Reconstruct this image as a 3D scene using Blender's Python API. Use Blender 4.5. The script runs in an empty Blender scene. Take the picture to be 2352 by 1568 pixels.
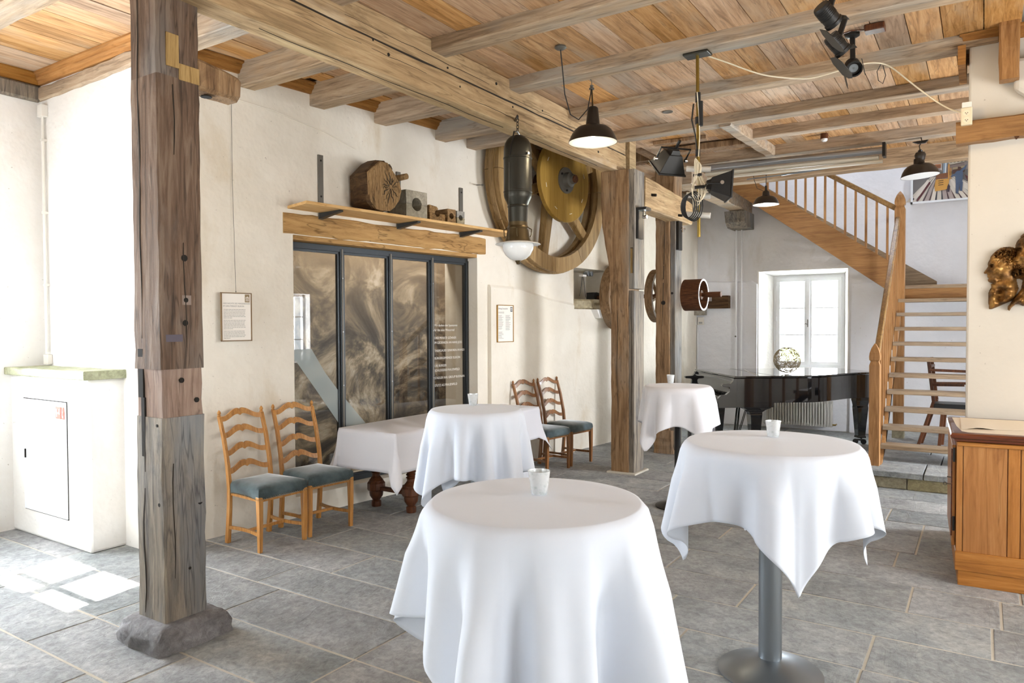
import bpy, bmesh, math, random
from mathutils import Vector, Matrix, Euler
random.seed(7)
R = math.radians
PI = math.pi
scn = bpy.context.scene
COL = scn.collection

# ------------------------------------------------------------------ camera
cam_d = bpy.data.cameras.new('camera')
cam = bpy.data.objects.new('camera', cam_d); COL.objects.link(cam)
cam_d.sensor_width = 36.0; cam_d.lens = 1660.0 * 36.0 / 2352.0
cam_d.clip_start = .05; cam_d.clip_end = 200
yaw, pitch, roll = R(33.06), R(-1.382), R(.242)
cam.matrix_world = (Matrix.Translation((0, 0, 1.667)) @ Matrix.Rotation(yaw, 4, 'Z')
                    @ Matrix.Rotation(PI/2 + pitch, 4, 'X') @ Matrix.Rotation(-roll, 4, 'Z'))
scn.camera = cam

# ------------------------------------------------------------------ light
vs = scn.view_settings
scn.display_settings.display_device = 'sRGB'
vs.view_transform = 'Standard'; vs.look = 'None'; vs.gamma = 1.0
vs.use_curve_mapping = False
vs.exposure = 0.66
world = bpy.data.worlds.new('world'); scn.world = world; world.use_nodes = True
wbg = world.node_tree.nodes['Background']
wbg.inputs[0].default_value = (.86, .94, 1.0, 1); wbg.inputs[1].default_value = 3.2

def area(name, loc, target, sx, sy, power, col=(1, 1, 1)):
    l = bpy.data.lights.new(name, 'AREA'); l.shape = 'RECTANGLE'; l.size = sx; l.size_y = sy
    l.energy = power; l.color = col
    o = bpy.data.objects.new(name, l); COL.objects.link(o); o.location = loc
    o.rotation_euler = (Vector(target) - Vector(loc)).to_track_quat('-Z', 'Y').to_euler()
    return o
sun_d = bpy.data.lights.new('sun', 'SUN'); sun_d.energy = 48; sun_d.angle = R(.5); sun_d.color = (1, .97, .9)
sun = bpy.data.objects.new('sun', sun_d); COL.objects.link(sun)
sun.rotation_euler = Vector((-.17, .98, -1.07)).to_track_quat('-Z', 'Y').to_euler()
# daylight of the windows behind, beside and beyond the camera (each outside its own opening; the stairwell one has none)
DAY = (.90, .95, 1.0)
area('daylight_back_left', (-4.72, .32, 1.8), (-4.95, 3, 1.5), 1.0, 1.0, 30, DAY)
area('fill_side_left', (-7.15, 1.65, 1.7), (-2.0, 3.0, .9), 1.2, 1.3, 170, (.86, .93, 1.0))  # made-up fill light, added to brighten the left floor and recess
area('daylight_right_near', (3.05, 1.6, 1.8), (-3, 3.0, 2.6), 1.5, 1.7, 45, (1, .98, .94))
area('daylight_right_mid', (3.05, 4.4, 1.8), (-3, 5.0, 2.6), 1.5, 1.7, 98, (1, .98, .94))
area('daylight_stair_hall', (3.05, 8.1, 1.7), (-5, 11.0, 1.5), 1.0, 1.4, 360, (.90, .94, 1.0))
area('daylight_far_window', (-2.36, 12.75, 1.72), (-2.36, 8.0, 1.4), 1.0, 1.4, 170, (.88, .94, 1.0))
area('daylight_stairwell', (-1.6, 11.0, 6.4), (-2.2, 11.6, 2.0), 2.0, 1.4, 42, (.90, .94, 1.0))

# ------------------------------------------------------------------ materials
def nt(name):
    m = bpy.data.materials.new(name); m.use_nodes = True
    n = m.node_tree.nodes; l = m.node_tree.links
    return m, n, l, n['Principled BSDF']
def rgb(h):
    h = h.lstrip('#'); c = [int(h[i:i+2], 16)/255 for i in (0, 2, 4)]
    return tuple((x/12.92 if x <= .04045 else ((x+.055)/1.055)**2.4) for x in c) + (1,)
def plain(name, col, rough=.5, metal=0, spec=.5, **kw):
    m, n, l, b = nt(name)
    b.inputs['Base Color'].default_value = col if len(col) == 4 else (*col, 1)
    b.inputs['Roughness'].default_value = rough; b.inputs['Metallic'].default_value = metal
    b.inputs['Specular IOR Level'].default_value = spec
    for k, v in kw.items(): b.inputs[k].default_value = v
    return m
def ramp(n, stops, interp='LINEAR'):
    r = n.new('ShaderNodeValToRGB'); r.color_ramp.interpolation = interp
    el = r.color_ramp.elements
    while len(el) < len(stops): el.new(.5)
    for e, (p, c) in zip(el, stops): e.position = p; e.color = c if len(c) == 4 else (*c, 1)
    return r
def coords(n, l, scale=(1, 1, 1), rand=False, rot=(0, 0, 0)):
    tc = n.new('ShaderNodeTexCoord'); mp = n.new('ShaderNodeMapping')
    mp.inputs['Scale'].default_value = scale; mp.inputs['Rotation'].default_value = rot
    if rand:
        oi = n.new('ShaderNodeObjectInfo'); mu = n.new('ShaderNodeVectorMath'); mu.operation = 'SCALE'
        cb = n.new('ShaderNodeCombineXYZ')
        for k, f in enumerate((37.0, 91.0, 53.0)):
            mm = n.new('ShaderNodeMath'); mm.operation = 'MULTIPLY'; mm.inputs[1].default_value = f
            l.new(oi.outputs['Random'], mm.inputs[0]); l.new(mm.outputs[0], cb.inputs[k])
        ad = n.new('ShaderNodeVectorMath'); ad.operation = 'ADD'
        l.new(tc.outputs['Object'], ad.inputs[0]); l.new(cb.outputs[0], ad.inputs[1])
        l.new(ad.outputs[0], mp.inputs[0])
    else:
        l.new(tc.outputs['Object'], mp.inputs[0])
    return mp
def noise(n, l, vec, scale, detail=4, rough=.55, dist=0):
    t = n.new('ShaderNodeTexNoise'); t.inputs['Scale'].default_value = scale
    t.inputs['Detail'].default_value = detail; t.inputs['Roughness'].default_value = rough
    t.inputs['Distortion'].default_value = dist
    l.new(vec.outputs[0], t.inputs['Vector']); return t
def mix(n, l, fac, a, b, mode='MIX'):
    m = n.new('ShaderNodeMix'); m.data_type = 'RGBA'; m.blend_type = mode
    for s, v in ((m.inputs[0], fac), (m.inputs[6], a), (m.inputs[7], b)):
        if hasattr(v, 'is_linked') or hasattr(v, 'node'): l.new(v, s)
        else: s.default_value = v
    return m.outputs[2]
def bump(n, l, b, h, strength=.3, dist=.01, prev=None):
    bp = n.new('ShaderNodeBump'); bp.inputs['Strength'].default_value = strength
    bp.inputs['Distance'].default_value = dist; l.new(h, bp.inputs['Height'])
    if prev: l.new(prev, bp.inputs['Normal'])
    l.new(bp.outputs[0], b.inputs['Normal']); return bp.outputs[0]
def plaster(name, c1, c2, stain=None, bs=.35):
    m, n, l, b = nt(name)
    v = coords(n, l)
    big = noise(n, l, v, 1.1, 5, .6); fine = noise(n, l, v, 9, 6, .65)
    r = ramp(n, [(.35, c1), (.7, c2)]); l.new(big.outputs[0], r.inputs[0])
    col = r.outputs[0]
    if stain:
        v2 = coords(n, l, (1, 1, .45)); st = noise(n, l, v2, 1.9, 6, .65, .4)
        rs = ramp(n, [(.56, (0, 0, 0)), (.78, (1, 1, 1))]); l.new(st.outputs[0], rs.inputs[0])
        col = mix(n, l, rs.outputs[0], col, stain)
    sp = noise(n, l, v, 38, 2, .5); rp = ramp(n, [(.735, (0, 0, 0)), (.78, (.55, .55, .55))]); l.new(sp.outputs[0], rp.inputs[0])
    col = mix(n, l, rp.outputs[0], col, (.33, .29, .24, 1))
    l.new(col, b.inputs['Base Color']); b.inputs['Roughness'].default_value = .92
    b.inputs['Specular IOR Level'].default_value = .15
    p = bump(n, l, b, big.outputs[0], bs, .12); bump(n, l, b, fine.outputs[0], bs*.6, .02, p)
    return m
def wood(name, cols, axis='x', sc=1.0, stain=(.05, .035, .02, 1), stain_amt=.6, rand=True, rough=.75, grey=None,
         grey_amt=.0, bs=.4, tint=.25, spec=.2, coat=0, light=None):
    m, n, l, b = nt(name)
    st = {'x': (.07, 1, 1), 'y': (1, .07, 1), 'z': (1, 1, .07)}[axis]
    v = coords(n, l, tuple(s*sc for s in st), rand)
    g = noise(n, l, v, 26, 7, .7, .6)
    r = ramp(n, [(.28, cols[0]), (.5, cols[1]), (.72, cols[2])]); l.new(g.outputs[0], r.inputs[0])
    col = r.outputs[0]
    v2 = coords(n, l, tuple(max(s, .3)*sc for s in st), rand)
    if grey:
        ng = noise(n, l, v2, 2.3, 5, .6); rg = ramp(n, [(.5-.0, (0, 0, 0)), (.68, (grey_amt,)*3)]); l.new(ng.outputs[0], rg.inputs[0])
        col = mix(n, l, rg.outputs[0], col, grey)
    if light:
        nl = noise(n, l, v2, 1.7, 5, .65); rl = ramp(n, [(.55, (0, 0, 0)), (.72, (.75,)*3)]); l.new(nl.outputs[1], rl.inputs[0])
        col = mix(n, l, rl.outputs[0], col, light)
    ns = noise(n, l, v2, 4.5, 6, .7, .8); rs = ramp(n, [(.57, (0, 0, 0)), (.75, (stain_amt,)*3)]); l.new(ns.outputs[0], rs.inputs[0])
    col = mix(n, l, rs.outputs[0], col, stain)
    cr = noise(n, l, v, 9, 3, .6, .2); rc = ramp(n, [(.485, (0, 0, 0)), (.5, (stain_amt*.8,)*3), (.515, (0, 0, 0))]); l.new(cr.outputs[0], rc.inputs[0])
    col = mix(n, l, rc.outputs[0], col, stain)
    if rand and tint:
        oi = n.new('ShaderNodeObjectInfo'); hs = n.new('ShaderNodeHueSaturation')
        mr = n.new('ShaderNodeMapRange'); mr.inputs[3].default_value = 1-tint; mr.inputs[4].default_value = 1+tint
        l.new(oi.outputs['Random'], mr.inputs[0]); l.new(mr.outputs[0], hs.inputs['Value'])
        m2 = n.new('ShaderNodeMath'); m2.operation = 'MULTIPLY'; m2.inputs[1].default_value = 7.31; l.new(oi.outputs['Random'], m2.inputs[0])
        m3 = n.new('ShaderNodeMath'); m3.operation = 'FRACT'; l.new(m2.outputs[0], m3.inputs[0])
        mr2 = n.new('ShaderNodeMapRange'); mr2.inputs[3].default_value = 1-1.3*tint; mr2.inputs[4].default_value = 1+.6*tint
        l.new(m3.outputs[0], mr2.inputs[0]); l.new(mr2.outputs[0], hs.inputs['Saturation'])
        l.new(col, hs.inputs['Color']); col = hs.outputs[0]
    l.new(col, b.inputs['Base Color']); b.inputs['Roughness'].default_value = rough
    b.inputs['Specular IOR Level'].default_value = spec; b.inputs['Coat Weight'].default_value = coat
    p = bump(n, l, b, g.outputs[0], bs, .006); bump(n, l, b, ns.outputs[0], bs*.7, .012, p)
    return m
def stone(name, c1, c2, c3, rand=True, tint=.12, bs=.5, stretch=(1, 1, 1), vein=None):
    m, n, l, b = nt(name)
    v = coords(n, l, stretch, rand, (0, 0, .5))
    a = noise(n, l, v, 2.2, 6, .65, .4); f = noise(n, l, v, 22, 6, .75, .5)
    r = ramp(n, [(.3, c1), (.52, c2), (.72, c3)]); l.new(a.outputs[0], r.inputs[0])
    rf = ramp(n, [(.32, (.6, .6, .6)), (.66, (1.15, 1.15, 1.15))]); l.new(f.outputs[0], rf.inputs[0])
    col = mix(n, l, 1.0, r.outputs[0], rf.outputs[0], 'MULTIPLY')
    if rand and tint:
        oi = n.new('ShaderNodeObjectInfo'); hs = n.new('ShaderNodeHueSaturation')
        mr = n.new('ShaderNodeMapRange'); mr.inputs[3].default_value = 1-tint; mr.inputs[4].default_value = 1+tint
        l.new(oi.outputs['Random'], mr.inputs[0]); l.new(mr.outputs[0], hs.inputs['Value'])
        m2 = n.new('ShaderNodeMath'); m2.operation = 'MULTIPLY'; m2.inputs[1].default_value = 5.77; l.new(oi.outputs['Random'], m2.inputs[0])
        m3 = n.new('ShaderNodeMath'); m3.operation = 'FRACT'; l.new(m2.outputs[0], m3.inputs[0])
        mr2 = n.new('ShaderNodeMapRange'); mr2.inputs[3].default_value = .3; mr2.inputs[4].default_value = 1.9
        l.new(m3.outputs[0], mr2.inputs[0]); l.new(mr2.outputs[0], hs.inputs['Saturation'])
        l.new(col, hs.inputs['Color']); col = hs.outputs[0]
    l.new(col, b.inputs['Base Color']); b.inputs['Roughness'].default_value = .62
    b.inputs['Specular IOR Level'].default_value = .35
    rb = noise(n, l, coords(n, l, (1.2, .35, 1), rand, (0, 0, .5)), 7, 8, .7, 1.2)
    p = bump(n, l, b, rb.outputs[0], bs*1.5, .025); bump(n, l, b, f.outputs[0], bs, .01, p)
    return m

M = {}
M['plaster'] = plaster('plaster', rgb('e6e2dc'), rgb('f3f2f0'))
M['plaster_old'] = plaster('plaster_old', rgb('ddd5c6'), rgb('ece6da'), rgb('cdbda2'))
M['plaster_cool'] = plaster('plaster_cool', rgb('e2e3e8'), rgb('eeeff4'))
M['plaster_warm'] = plaster('plaster_warm', rgb('cdc6ba'), rgb('d6cfc3'), None, .15)
M['plaster_aged'] = plaster('plaster_aged', rgb('dddde0'), rgb('eaeaed'), rgb('cfcbc7'), .4)
M['plank'] = wood('plank', [rgb('8a663f'), rgb('bd9163'), rgb('d3ad80')], 'y', 1, rgb('604630'), .5, grey=rgb('bfab92'), grey_amt=.75, tint=.2)
M['joist'] = wood('joist', [rgb('7a6650'), rgb('b0977a'), rgb('c9b396')], 'x', 1, rgb('4e4238'), .5, grey=rgb('9f9b93'), grey_amt=.8, tint=.1, bs=.6)
M['girder'] = wood('girder', [rgb('80694c'), rgb('b0946f'), rgb('c8b08a')], 'y', .9, rgb('5c472e'), .6, grey=rgb('a8946e'), grey_amt=.8, tint=.05, bs=.6, light=rgb('e6dccb'))
M['post_weathered'] = wood('post_weathered', [rgb('4b4743'), rgb('857b6e'), rgb('a89c8a')], 'z', 1, rgb('3b3a3d'), .75, grey=rgb('7c8084'), grey_amt=.7, tint=.05, bs=.9)
M['post_brown'] = wood('post_brown', [rgb('5a4330'), rgb('8f7152'), rgb('ab8e6c')], 'z', 1, rgb('40301f'), .6, grey=rgb('958a7c'), grey_amt=.6, tint=0.02, bs=.8)
M['post_inlay'] = wood('post_inlay', [rgb('6a5546'), rgb('8f786a'), rgb('a6917f')], 'z', 1.3, rgb('4a3a30'), .6, grey=rgb('8c8580'), grey_amt=.5, tint=.05)
M['post_dark'] = wood('post_dark', [rgb('3f3228'), rgb('6b5646'), rgb('8a7766')], 'z', 1, rgb('2d2520'), .7, grey=rgb('807a74'), grey_amt=.7, tint=0, bs=.8)
M['block_yellow'] = wood('block_yellow', [rgb('80643c'), rgb('a88a58'), rgb('bb9d6a')], 'z', 1.5, rgb('5b3c17'), .5, tint=0)
M['lintel'] = wood('lintel', [rgb('80603a'), rgb('b08a58'), rgb('c4a06c')], 'y', .8, rgb('49321c'), .7, tint=0, bs=.6)
M['crown'] = wood('crown', [rgb('6e4620'), rgb('94652f'), rgb('a87a42')], 'y', 1, rgb('503214'), .4, tint=.05)
M['crown_x'] = wood('crown_x', [rgb('7e5226'), rgb('a87338'), rgb('bd884b')], 'x', 1, rgb('5a3816'), .4, tint=.05)
M['shelf'] = wood('shelf', [rgb('b98a4e'), rgb('d9b077'), rgb('e6c48e')], 'y', 1, rgb('8a5f2e'), .35, tint=0, bs=.2)
M['oak'] = wood('oak', [rgb('7d552e'), rgb('a27648'), rgb('b88c5e')], 'z', 1.2, rgb('6b431f'), .45, tint=0, bs=.2, rough=.45, spec=.4)
M['oak_x'] = wood('oak_x', [rgb('6d4a28'), rgb('936a3e'), rgb('a87d4e')], 'x', 1.0, rgb('63401f'), .45, tint=0, bs=.2, rough=.5, spec=.4)
M['oak_grey'] = wood('oak_grey', [rgb('6b5844'), rgb('8f7b64'), rgb('a8957c')], 'x', 1.2, rgb('4a3a2a'), .45, grey=rgb('9a9084'), grey_amt=.6, tint=0.04, bs=.3)
M['rail'] = wood('rail', [rgb('5d4126'), rgb('8b6a40'), rgb('a4844f')], 'y', 1, rgb('3f2c18'), .5, tint=0, rough=.35, bs=.15, spec=.5)
M['chair_wood'] = wood('chair_wood', [rgb('8f5c28'), rgb('bb8342'), rgb('cf9c5c')], 'z', 1.6, rgb('6b421b'), .3, tint=0, rough=.32, bs=.1, spec=.5, coat=.3)
M['chair_wood_dark'] = wood('chair_wood_dark', [rgb('5e391b'), rgb('8a5b30'), rgb('a07040')], 'z', 1.6, rgb('45290f'), .3, tint=0, rough=.35, bs=.1, spec=.5, coat=.3)
M['walnut'] = wood('walnut', [rgb('2f170c'), rgb('573019'), rgb('6d4023')], 'z', 2, rgb('1f0f07'), .5, tint=0, rough=.35, bs=.15, spec=.5)
M['pine'] = wood('pine', [rgb('8a5420'), rgb('ad7236'), rgb('c1894c')], 'z', .9, rgb('6a3c12'), .55, tint=0.03, rough=.42, bs=.12, spec=.4, coat=.2)
M['pine_x'] = wood('pine_x', [rgb('8a541d'), rgb('b27533'), rgb('c68c49')], 'x', .9, rgb('6a3c12'), .55, tint=0.02, rough=.42, bs=.12, spec=.4, coat=.2)
M['mahogany'] = wood('mahogany', [rgb('3c1a0c'), rgb('64301a'), rgb('7a3f22')], 'x', 1, rgb('2a1208'), .5, tint=0, rough=.25, bs=.1, spec=.6, coat=.4)
M['wheel_wood'] = wood('wheel_wood', [rgb('6e5230'), rgb('987a4e'), rgb('b09264')], 'z', .6, rgb('4a3822'), .4, grey=rgb('8a7a60'), grey_amt=.5, tint=0.04, bs=.3, rough=.5)
M['pulley_wood'] = wood('pulley_wood', [rgb('5a4128'), rgb('86694a'), rgb('9c8060')], 'z', 1.2, rgb('35281b'), .6, grey=rgb('7d7468'), grey_amt=.5, tint=0.03, bs=.3)
M['disc_yellow'] = wood('disc_yellow', [rgb('7f6026'), rgb('9a7836'), rgb('a98644')], 'z', .6, rgb('7a5918'), .3, tint=0, rough=.4, bs=.08)
M['log_end'] = wood('log_end', [rgb('5a4127'), rgb('92734c'), rgb('b3946a')], 'z', 2.5, rgb('2a1d12'), .9, tint=0, bs=.8)
M['log_bark'] = wood('log_bark', [rgb('2e2015'), rgb('523c26'), rgb('6b5236')], 'x', 1, rgb('1c130c'), .7, tint=0, bs=.8)
M['slab'] = stone('slab', rgb('818485'), rgb('9fa1a1'), rgb('b6b6b3'))
M['grout'] = plaster('grout', rgb('b5aea0'), rgb('c9c2b4'))
M['footing'] = stone('footing', rgb('83807f'), rgb('a3a1a2'), rgb('bab8b8'), bs=1.2)
M['step_stone'] = stone('step_stone', rgb('8b8674'), rgb('a8a28f'), rgb('b9b3a1'), bs=.6)
M['slab_green'] = stone('slab_green', rgb('8a8b7c'), rgb('a9aa9a'), rgb('bdbdae'), bs=.4)
M['bearing_stone'] = stone('bearing_stone', rgb('8a8372'), rgb('a89f8c'), rgb('c0b7a4'), bs=.5)
M['bearing_wood'] = wood('bearing_wood', [rgb('5f4428'), rgb('8e6f4a'), rgb('ab8c63')], 'x', 2, rgb('2a1c10'), .7, tint=.1)
def cloth(name, c):
    m, n, l, b = nt(name); b.inputs['Base Color'].default_value = c; b.inputs['Roughness'].default_value = .8
    b.inputs['Specular IOR Level'].default_value = .2; b.inputs['Sheen Weight'].default_value = .15
    v = coords(n, l); f = noise(n, l, v, 5, 3); bump(n, l, b, f.outputs[0], .15, .02)
    return m
M['cloth'] = cloth('cloth', (.73, .78, .87, 1)); M['cloth_pink'] = cloth('cloth_pink', (.74, .74, .78, 1))
def velvet():
    m, n, l, b = nt('velvet'); v = coords(n, l); a = noise(n, l, v, 6, 4, .6)
    r = ramp(n, [(.35, rgb('3f4a4c')), (.6, rgb('5b6b6f')), (.8, rgb('6f6468'))]); l.new(a.outputs[0], r.inputs[0])
    l.new(r.outputs[0], b.inputs['Base Color']); b.inputs['Roughness'].default_value = .9
    b.inputs['Sheen Weight'].default_value = .8; b.inputs['Sheen Roughness'].default_value = .4
    b.inputs['Specular IOR Level'].default_value = .1; return m
M['velvet'] = velvet()
M['black_metal'] = plain('black_metal', (.012, .011, .01), .35, .2, .5)
M['enamel_black'] = plain('enamel_black', (.02, .014, .01), .3, 0, .5)
M['enamel_white'] = plain('enamel_white', (.85, .85, .82), .3)
M['frame_metal'] = plain('frame_metal', rgb('3f4346'), .38, .6)
M['steel'] = plain('steel', rgb('8f969c'), .38, .9)
M['steel_dark'] = plain('steel_dark', rgb('6e6a62'), .5, .5)
M['chrome'] = plain('chrome', (.8, .8, .8), .15, 1)
M['brass'] = plain('brass', rgb('9a8140'), .35, .9)
M['brass_nail'] = plain('brass_nail', rgb('9a8d72'), .4, .8)
M['rust'] = wood('rust', [rgb('2e1d14'), rgb('5c3a24'), rgb('7a4d2c')], 'x', 3, rgb('1d1612'), .7, tint=0, rough=.7)
M['lantern_metal'] = plain('lantern_metal', rgb('3d3b34'), .38, .75)
M['lantern_brass'] = plain('lantern_brass', rgb('5d4e35'), .42, .8)
M['opal'] = plain('opal', (.88, .88, .86), .12, 0, .6)
M['white_paint'] = plain('white_paint', rgb('e9ebee'), .35)
M['white_plastic'] = plain('white_plastic', rgb('e4e0d8'), .4)
M['cream_plastic'] = plain('cream_plastic', rgb('e0d3b4'), .45)
M['screen_white'] = plain('screen_white', rgb('d6d0c0'), .35)
M['alu'] = plain('alu', rgb('a5a7a9'), .35, .8)
M['radiator'] = plain('radiator', rgb('bdb9b0'), .4)
M['piano_black'] = plain('piano_black', (.006, .006, .007), .06, 0, .6, **{'Coat Weight': .6, 'Coat Roughness': .03})
M['black_leather'] = plain('black_leather', (.012, .012, .013), .4)
M['ivory'] = plain('ivory', rgb('e8e4d8'), .3)
M['dark_hole'] = plain('dark_hole', (.012, .009, .006), .9)
M['crack'] = plain('crack', (.03, .022, .015), .95)
M['paint_patch'] = plain('paint_patch', rgb('57505a'), .7)
M['paper'] = plain('paper', rgb('efe9e0'), .7)
M['paper_cloth'] = plain('paper_cloth', rgb('f0e2cd'), .75)
M['ink'] = plain('ink', rgb('8d8a86'), .8)
M['ink_dark'] = plain('ink_dark', rgb('4a4746'), .8)
M['logo_brown'] = plain('logo_brown', rgb('8e7a5a'), .7)
M['logo_blue'] = plain('logo_blue', rgb('3c4353'), .7)
M['brown_frame'] = plain('brown_frame', rgb('7d6343'), .45)
M['gold_frame'] = plain('gold_frame', rgb('a9803f'), .35, .6)
M['sign_red'] = plain('sign_red', rgb('cf4a35'), .5)
M['vinyl'] = plain('vinyl', rgb('d8d5cf'), .6)
M['keys_dark'] = plain('keys_dark', (.01, .01, .01), .2)
M['twig'] = plain('twig', rgb('8a7c60'), .5, .2)
M['barn'] = plain('barn', (.02, .019, .018), .45, .3)
M['cable_white'] = plain('cable_white', rgb('e9dcc0'), .5)
M['cable_black'] = plain('cable_black', (.015, .015, .015), .5)
M['grass'] = stone('grass', rgb('c9d3b0'), rgb('d6ddbf'), rgb('e2e6cf'))
def glass_mat(name, tint, rough=0.0, alpha=.5):
    m = bpy.data.materials.new(name); m.use_nodes = True; n = m.node_tree.nodes; l = m.node_tree.links
    n.clear(); out = n.new('ShaderNodeOutputMaterial'); mx = n.new('ShaderNodeMixShader')
    ge = n.new('ShaderNodeNewGeometry'); dt = n.new('ShaderNodeVectorMath'); dt.operation = 'DOT_PRODUCT'
    l.new(ge.outputs['Incoming'], dt.inputs[0]); l.new(ge.outputs['Normal'], dt.inputs[1])
    def mth(op, a, b=0.0):
        q = n.new('ShaderNodeMath'); q.operation = op; l.new(a, q.inputs[0]); q.inputs[1].default_value = b; return q.outputs[0]
    f5 = mth('POWER', mth('MULTIPLY_ADD', mth('ABSOLUTE', dt.outputs['Value']), -1.0), 5.0)
    f5.node.inputs[0].links[0].from_node.inputs[2].default_value = 1.0
    tr = n.new('ShaderNodeBsdfTransparent'); tr.inputs[0].default_value = tint
    gl = n.new('ShaderNodeBsdfGlossy'); gl.inputs['Roughness'].default_value = rough
    ml = n.new('ShaderNodeMath'); ml.operation = 'MULTIPLY_ADD'; ml.inputs[1].default_value = .94; ml.inputs[2].default_value = .04+alpha
    l.new(f5, ml.inputs[0]); l.new(ml.outputs[0], mx.inputs[0]); l.new(tr.outputs[0], mx.inputs[1]); l.new(gl.outputs[0], mx.inputs[2])
    l.new(mx.outputs[0], out.inputs[0]); return m
M['pane_dark'] = glass_mat('pane_dark', (.78, .77, .75, 1), .0, .05)
M['pane_clear'] = glass_mat('pane_clear', (.97, .98, .98, 1), .0, .0)
def translucent():
    m = bpy.data.materials.new('translucent'); m.use_nodes = True; n = m.node_tree.nodes; l = m.node_tree.links
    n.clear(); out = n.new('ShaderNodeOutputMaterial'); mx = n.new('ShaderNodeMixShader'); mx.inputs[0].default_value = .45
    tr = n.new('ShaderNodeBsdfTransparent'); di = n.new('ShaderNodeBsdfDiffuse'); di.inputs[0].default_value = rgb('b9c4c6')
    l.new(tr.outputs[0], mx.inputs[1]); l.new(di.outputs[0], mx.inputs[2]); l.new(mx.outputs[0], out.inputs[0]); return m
M['translucent'] = translucent()
def mural():
    m, n, l, b = nt('mural'); v = coords(n, l, (1, 1, 1.3))
    a = noise(n, l, v, 1.3, 9, .72, 1.3)
    r = ramp(n, [(.38, rgb('2f3134')), (.45, rgb('5c5a56')), (.5, rgb('8c8272')), (.55, rgb('bcb19c')), (.62, rgb('e6e0d2'))])
    l.new(a.outputs[0], r.inputs[0])
    sx = n.new('ShaderNodeSeparateXYZ'); tc = n.new('ShaderNodeTexCoord'); l.new(tc.outputs['Object'], sx.inputs[0])
    mr = n.new('ShaderNodeMapRange'); mr.inputs[1].default_value = 1.4; mr.inputs[2].default_value = 2.6; l.new(sx.outputs[2], mr.inputs[0])
    c2 = mix(n, l, mr.outputs[0], r.outputs[0], rgb('6b5c47'))
    my = n.new('ShaderNodeMapRange'); my.inputs[1].default_value = 6.9; my.inputs[2].default_value = 7.7; l.new(sx.outputs[1], my.inputs[0])
    c3 = mix(n, l, my.outputs[0], c2, rgb('4d3b29'))
    l.new(c3, b.inputs['Base Color']); b.inputs['Roughness'].default_value = .9; return m
M['mural'] = mural()
def frost_cup():
    m, n, l, b = nt('cup_glass'); v = coords(n, l); a = noise(n, l, v, 60, 3, .6)
    r = ramp(n, [(.5, (.9, .93, .94, 1)), (.7, (.68, .73, .73, 1))]); l.new(a.outputs[0], r.inputs[0]); l.new(r.outputs[0], b.inputs['Base Color'])
    b.inputs['Roughness'].default_value = .2; b.inputs['Metallic'].default_value = .25; b.inputs['Transmission Weight'].default_value = .25; return m
M['cup'] = frost_cup()
def bronze():
    m, n, l, b = nt('bronze'); v = coords(n, l); a = noise(n, l, v, 14, 5, .6)
    r = ramp(n, [(.35, rgb('3c2a17')), (.5, rgb('7a552a')), (.7, rgb('b58a4b'))]); l.new(a.outputs[0], r.inputs[0]); l.new(r.outputs[0], b.inputs['Base Color'])
    b.inputs['Metallic'].default_value = .7; b.inputs['Roughness'].default_value = .42; bump(n, l, b, a.outputs[0], .3, .01); return m
M['bronze'] = bronze()
def emis(name, col, s):
    m, n, l, b = nt(name); b.inputs['Base Color'].default_value = (*col, 1); b.inputs['Emission Color'].default_value = (*col, 1)
    b.inputs['Emission Strength'].default_value = s; return m
M['bulb_warm'] = emis('bulb_warm', (1, .86, .62), 14)

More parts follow.
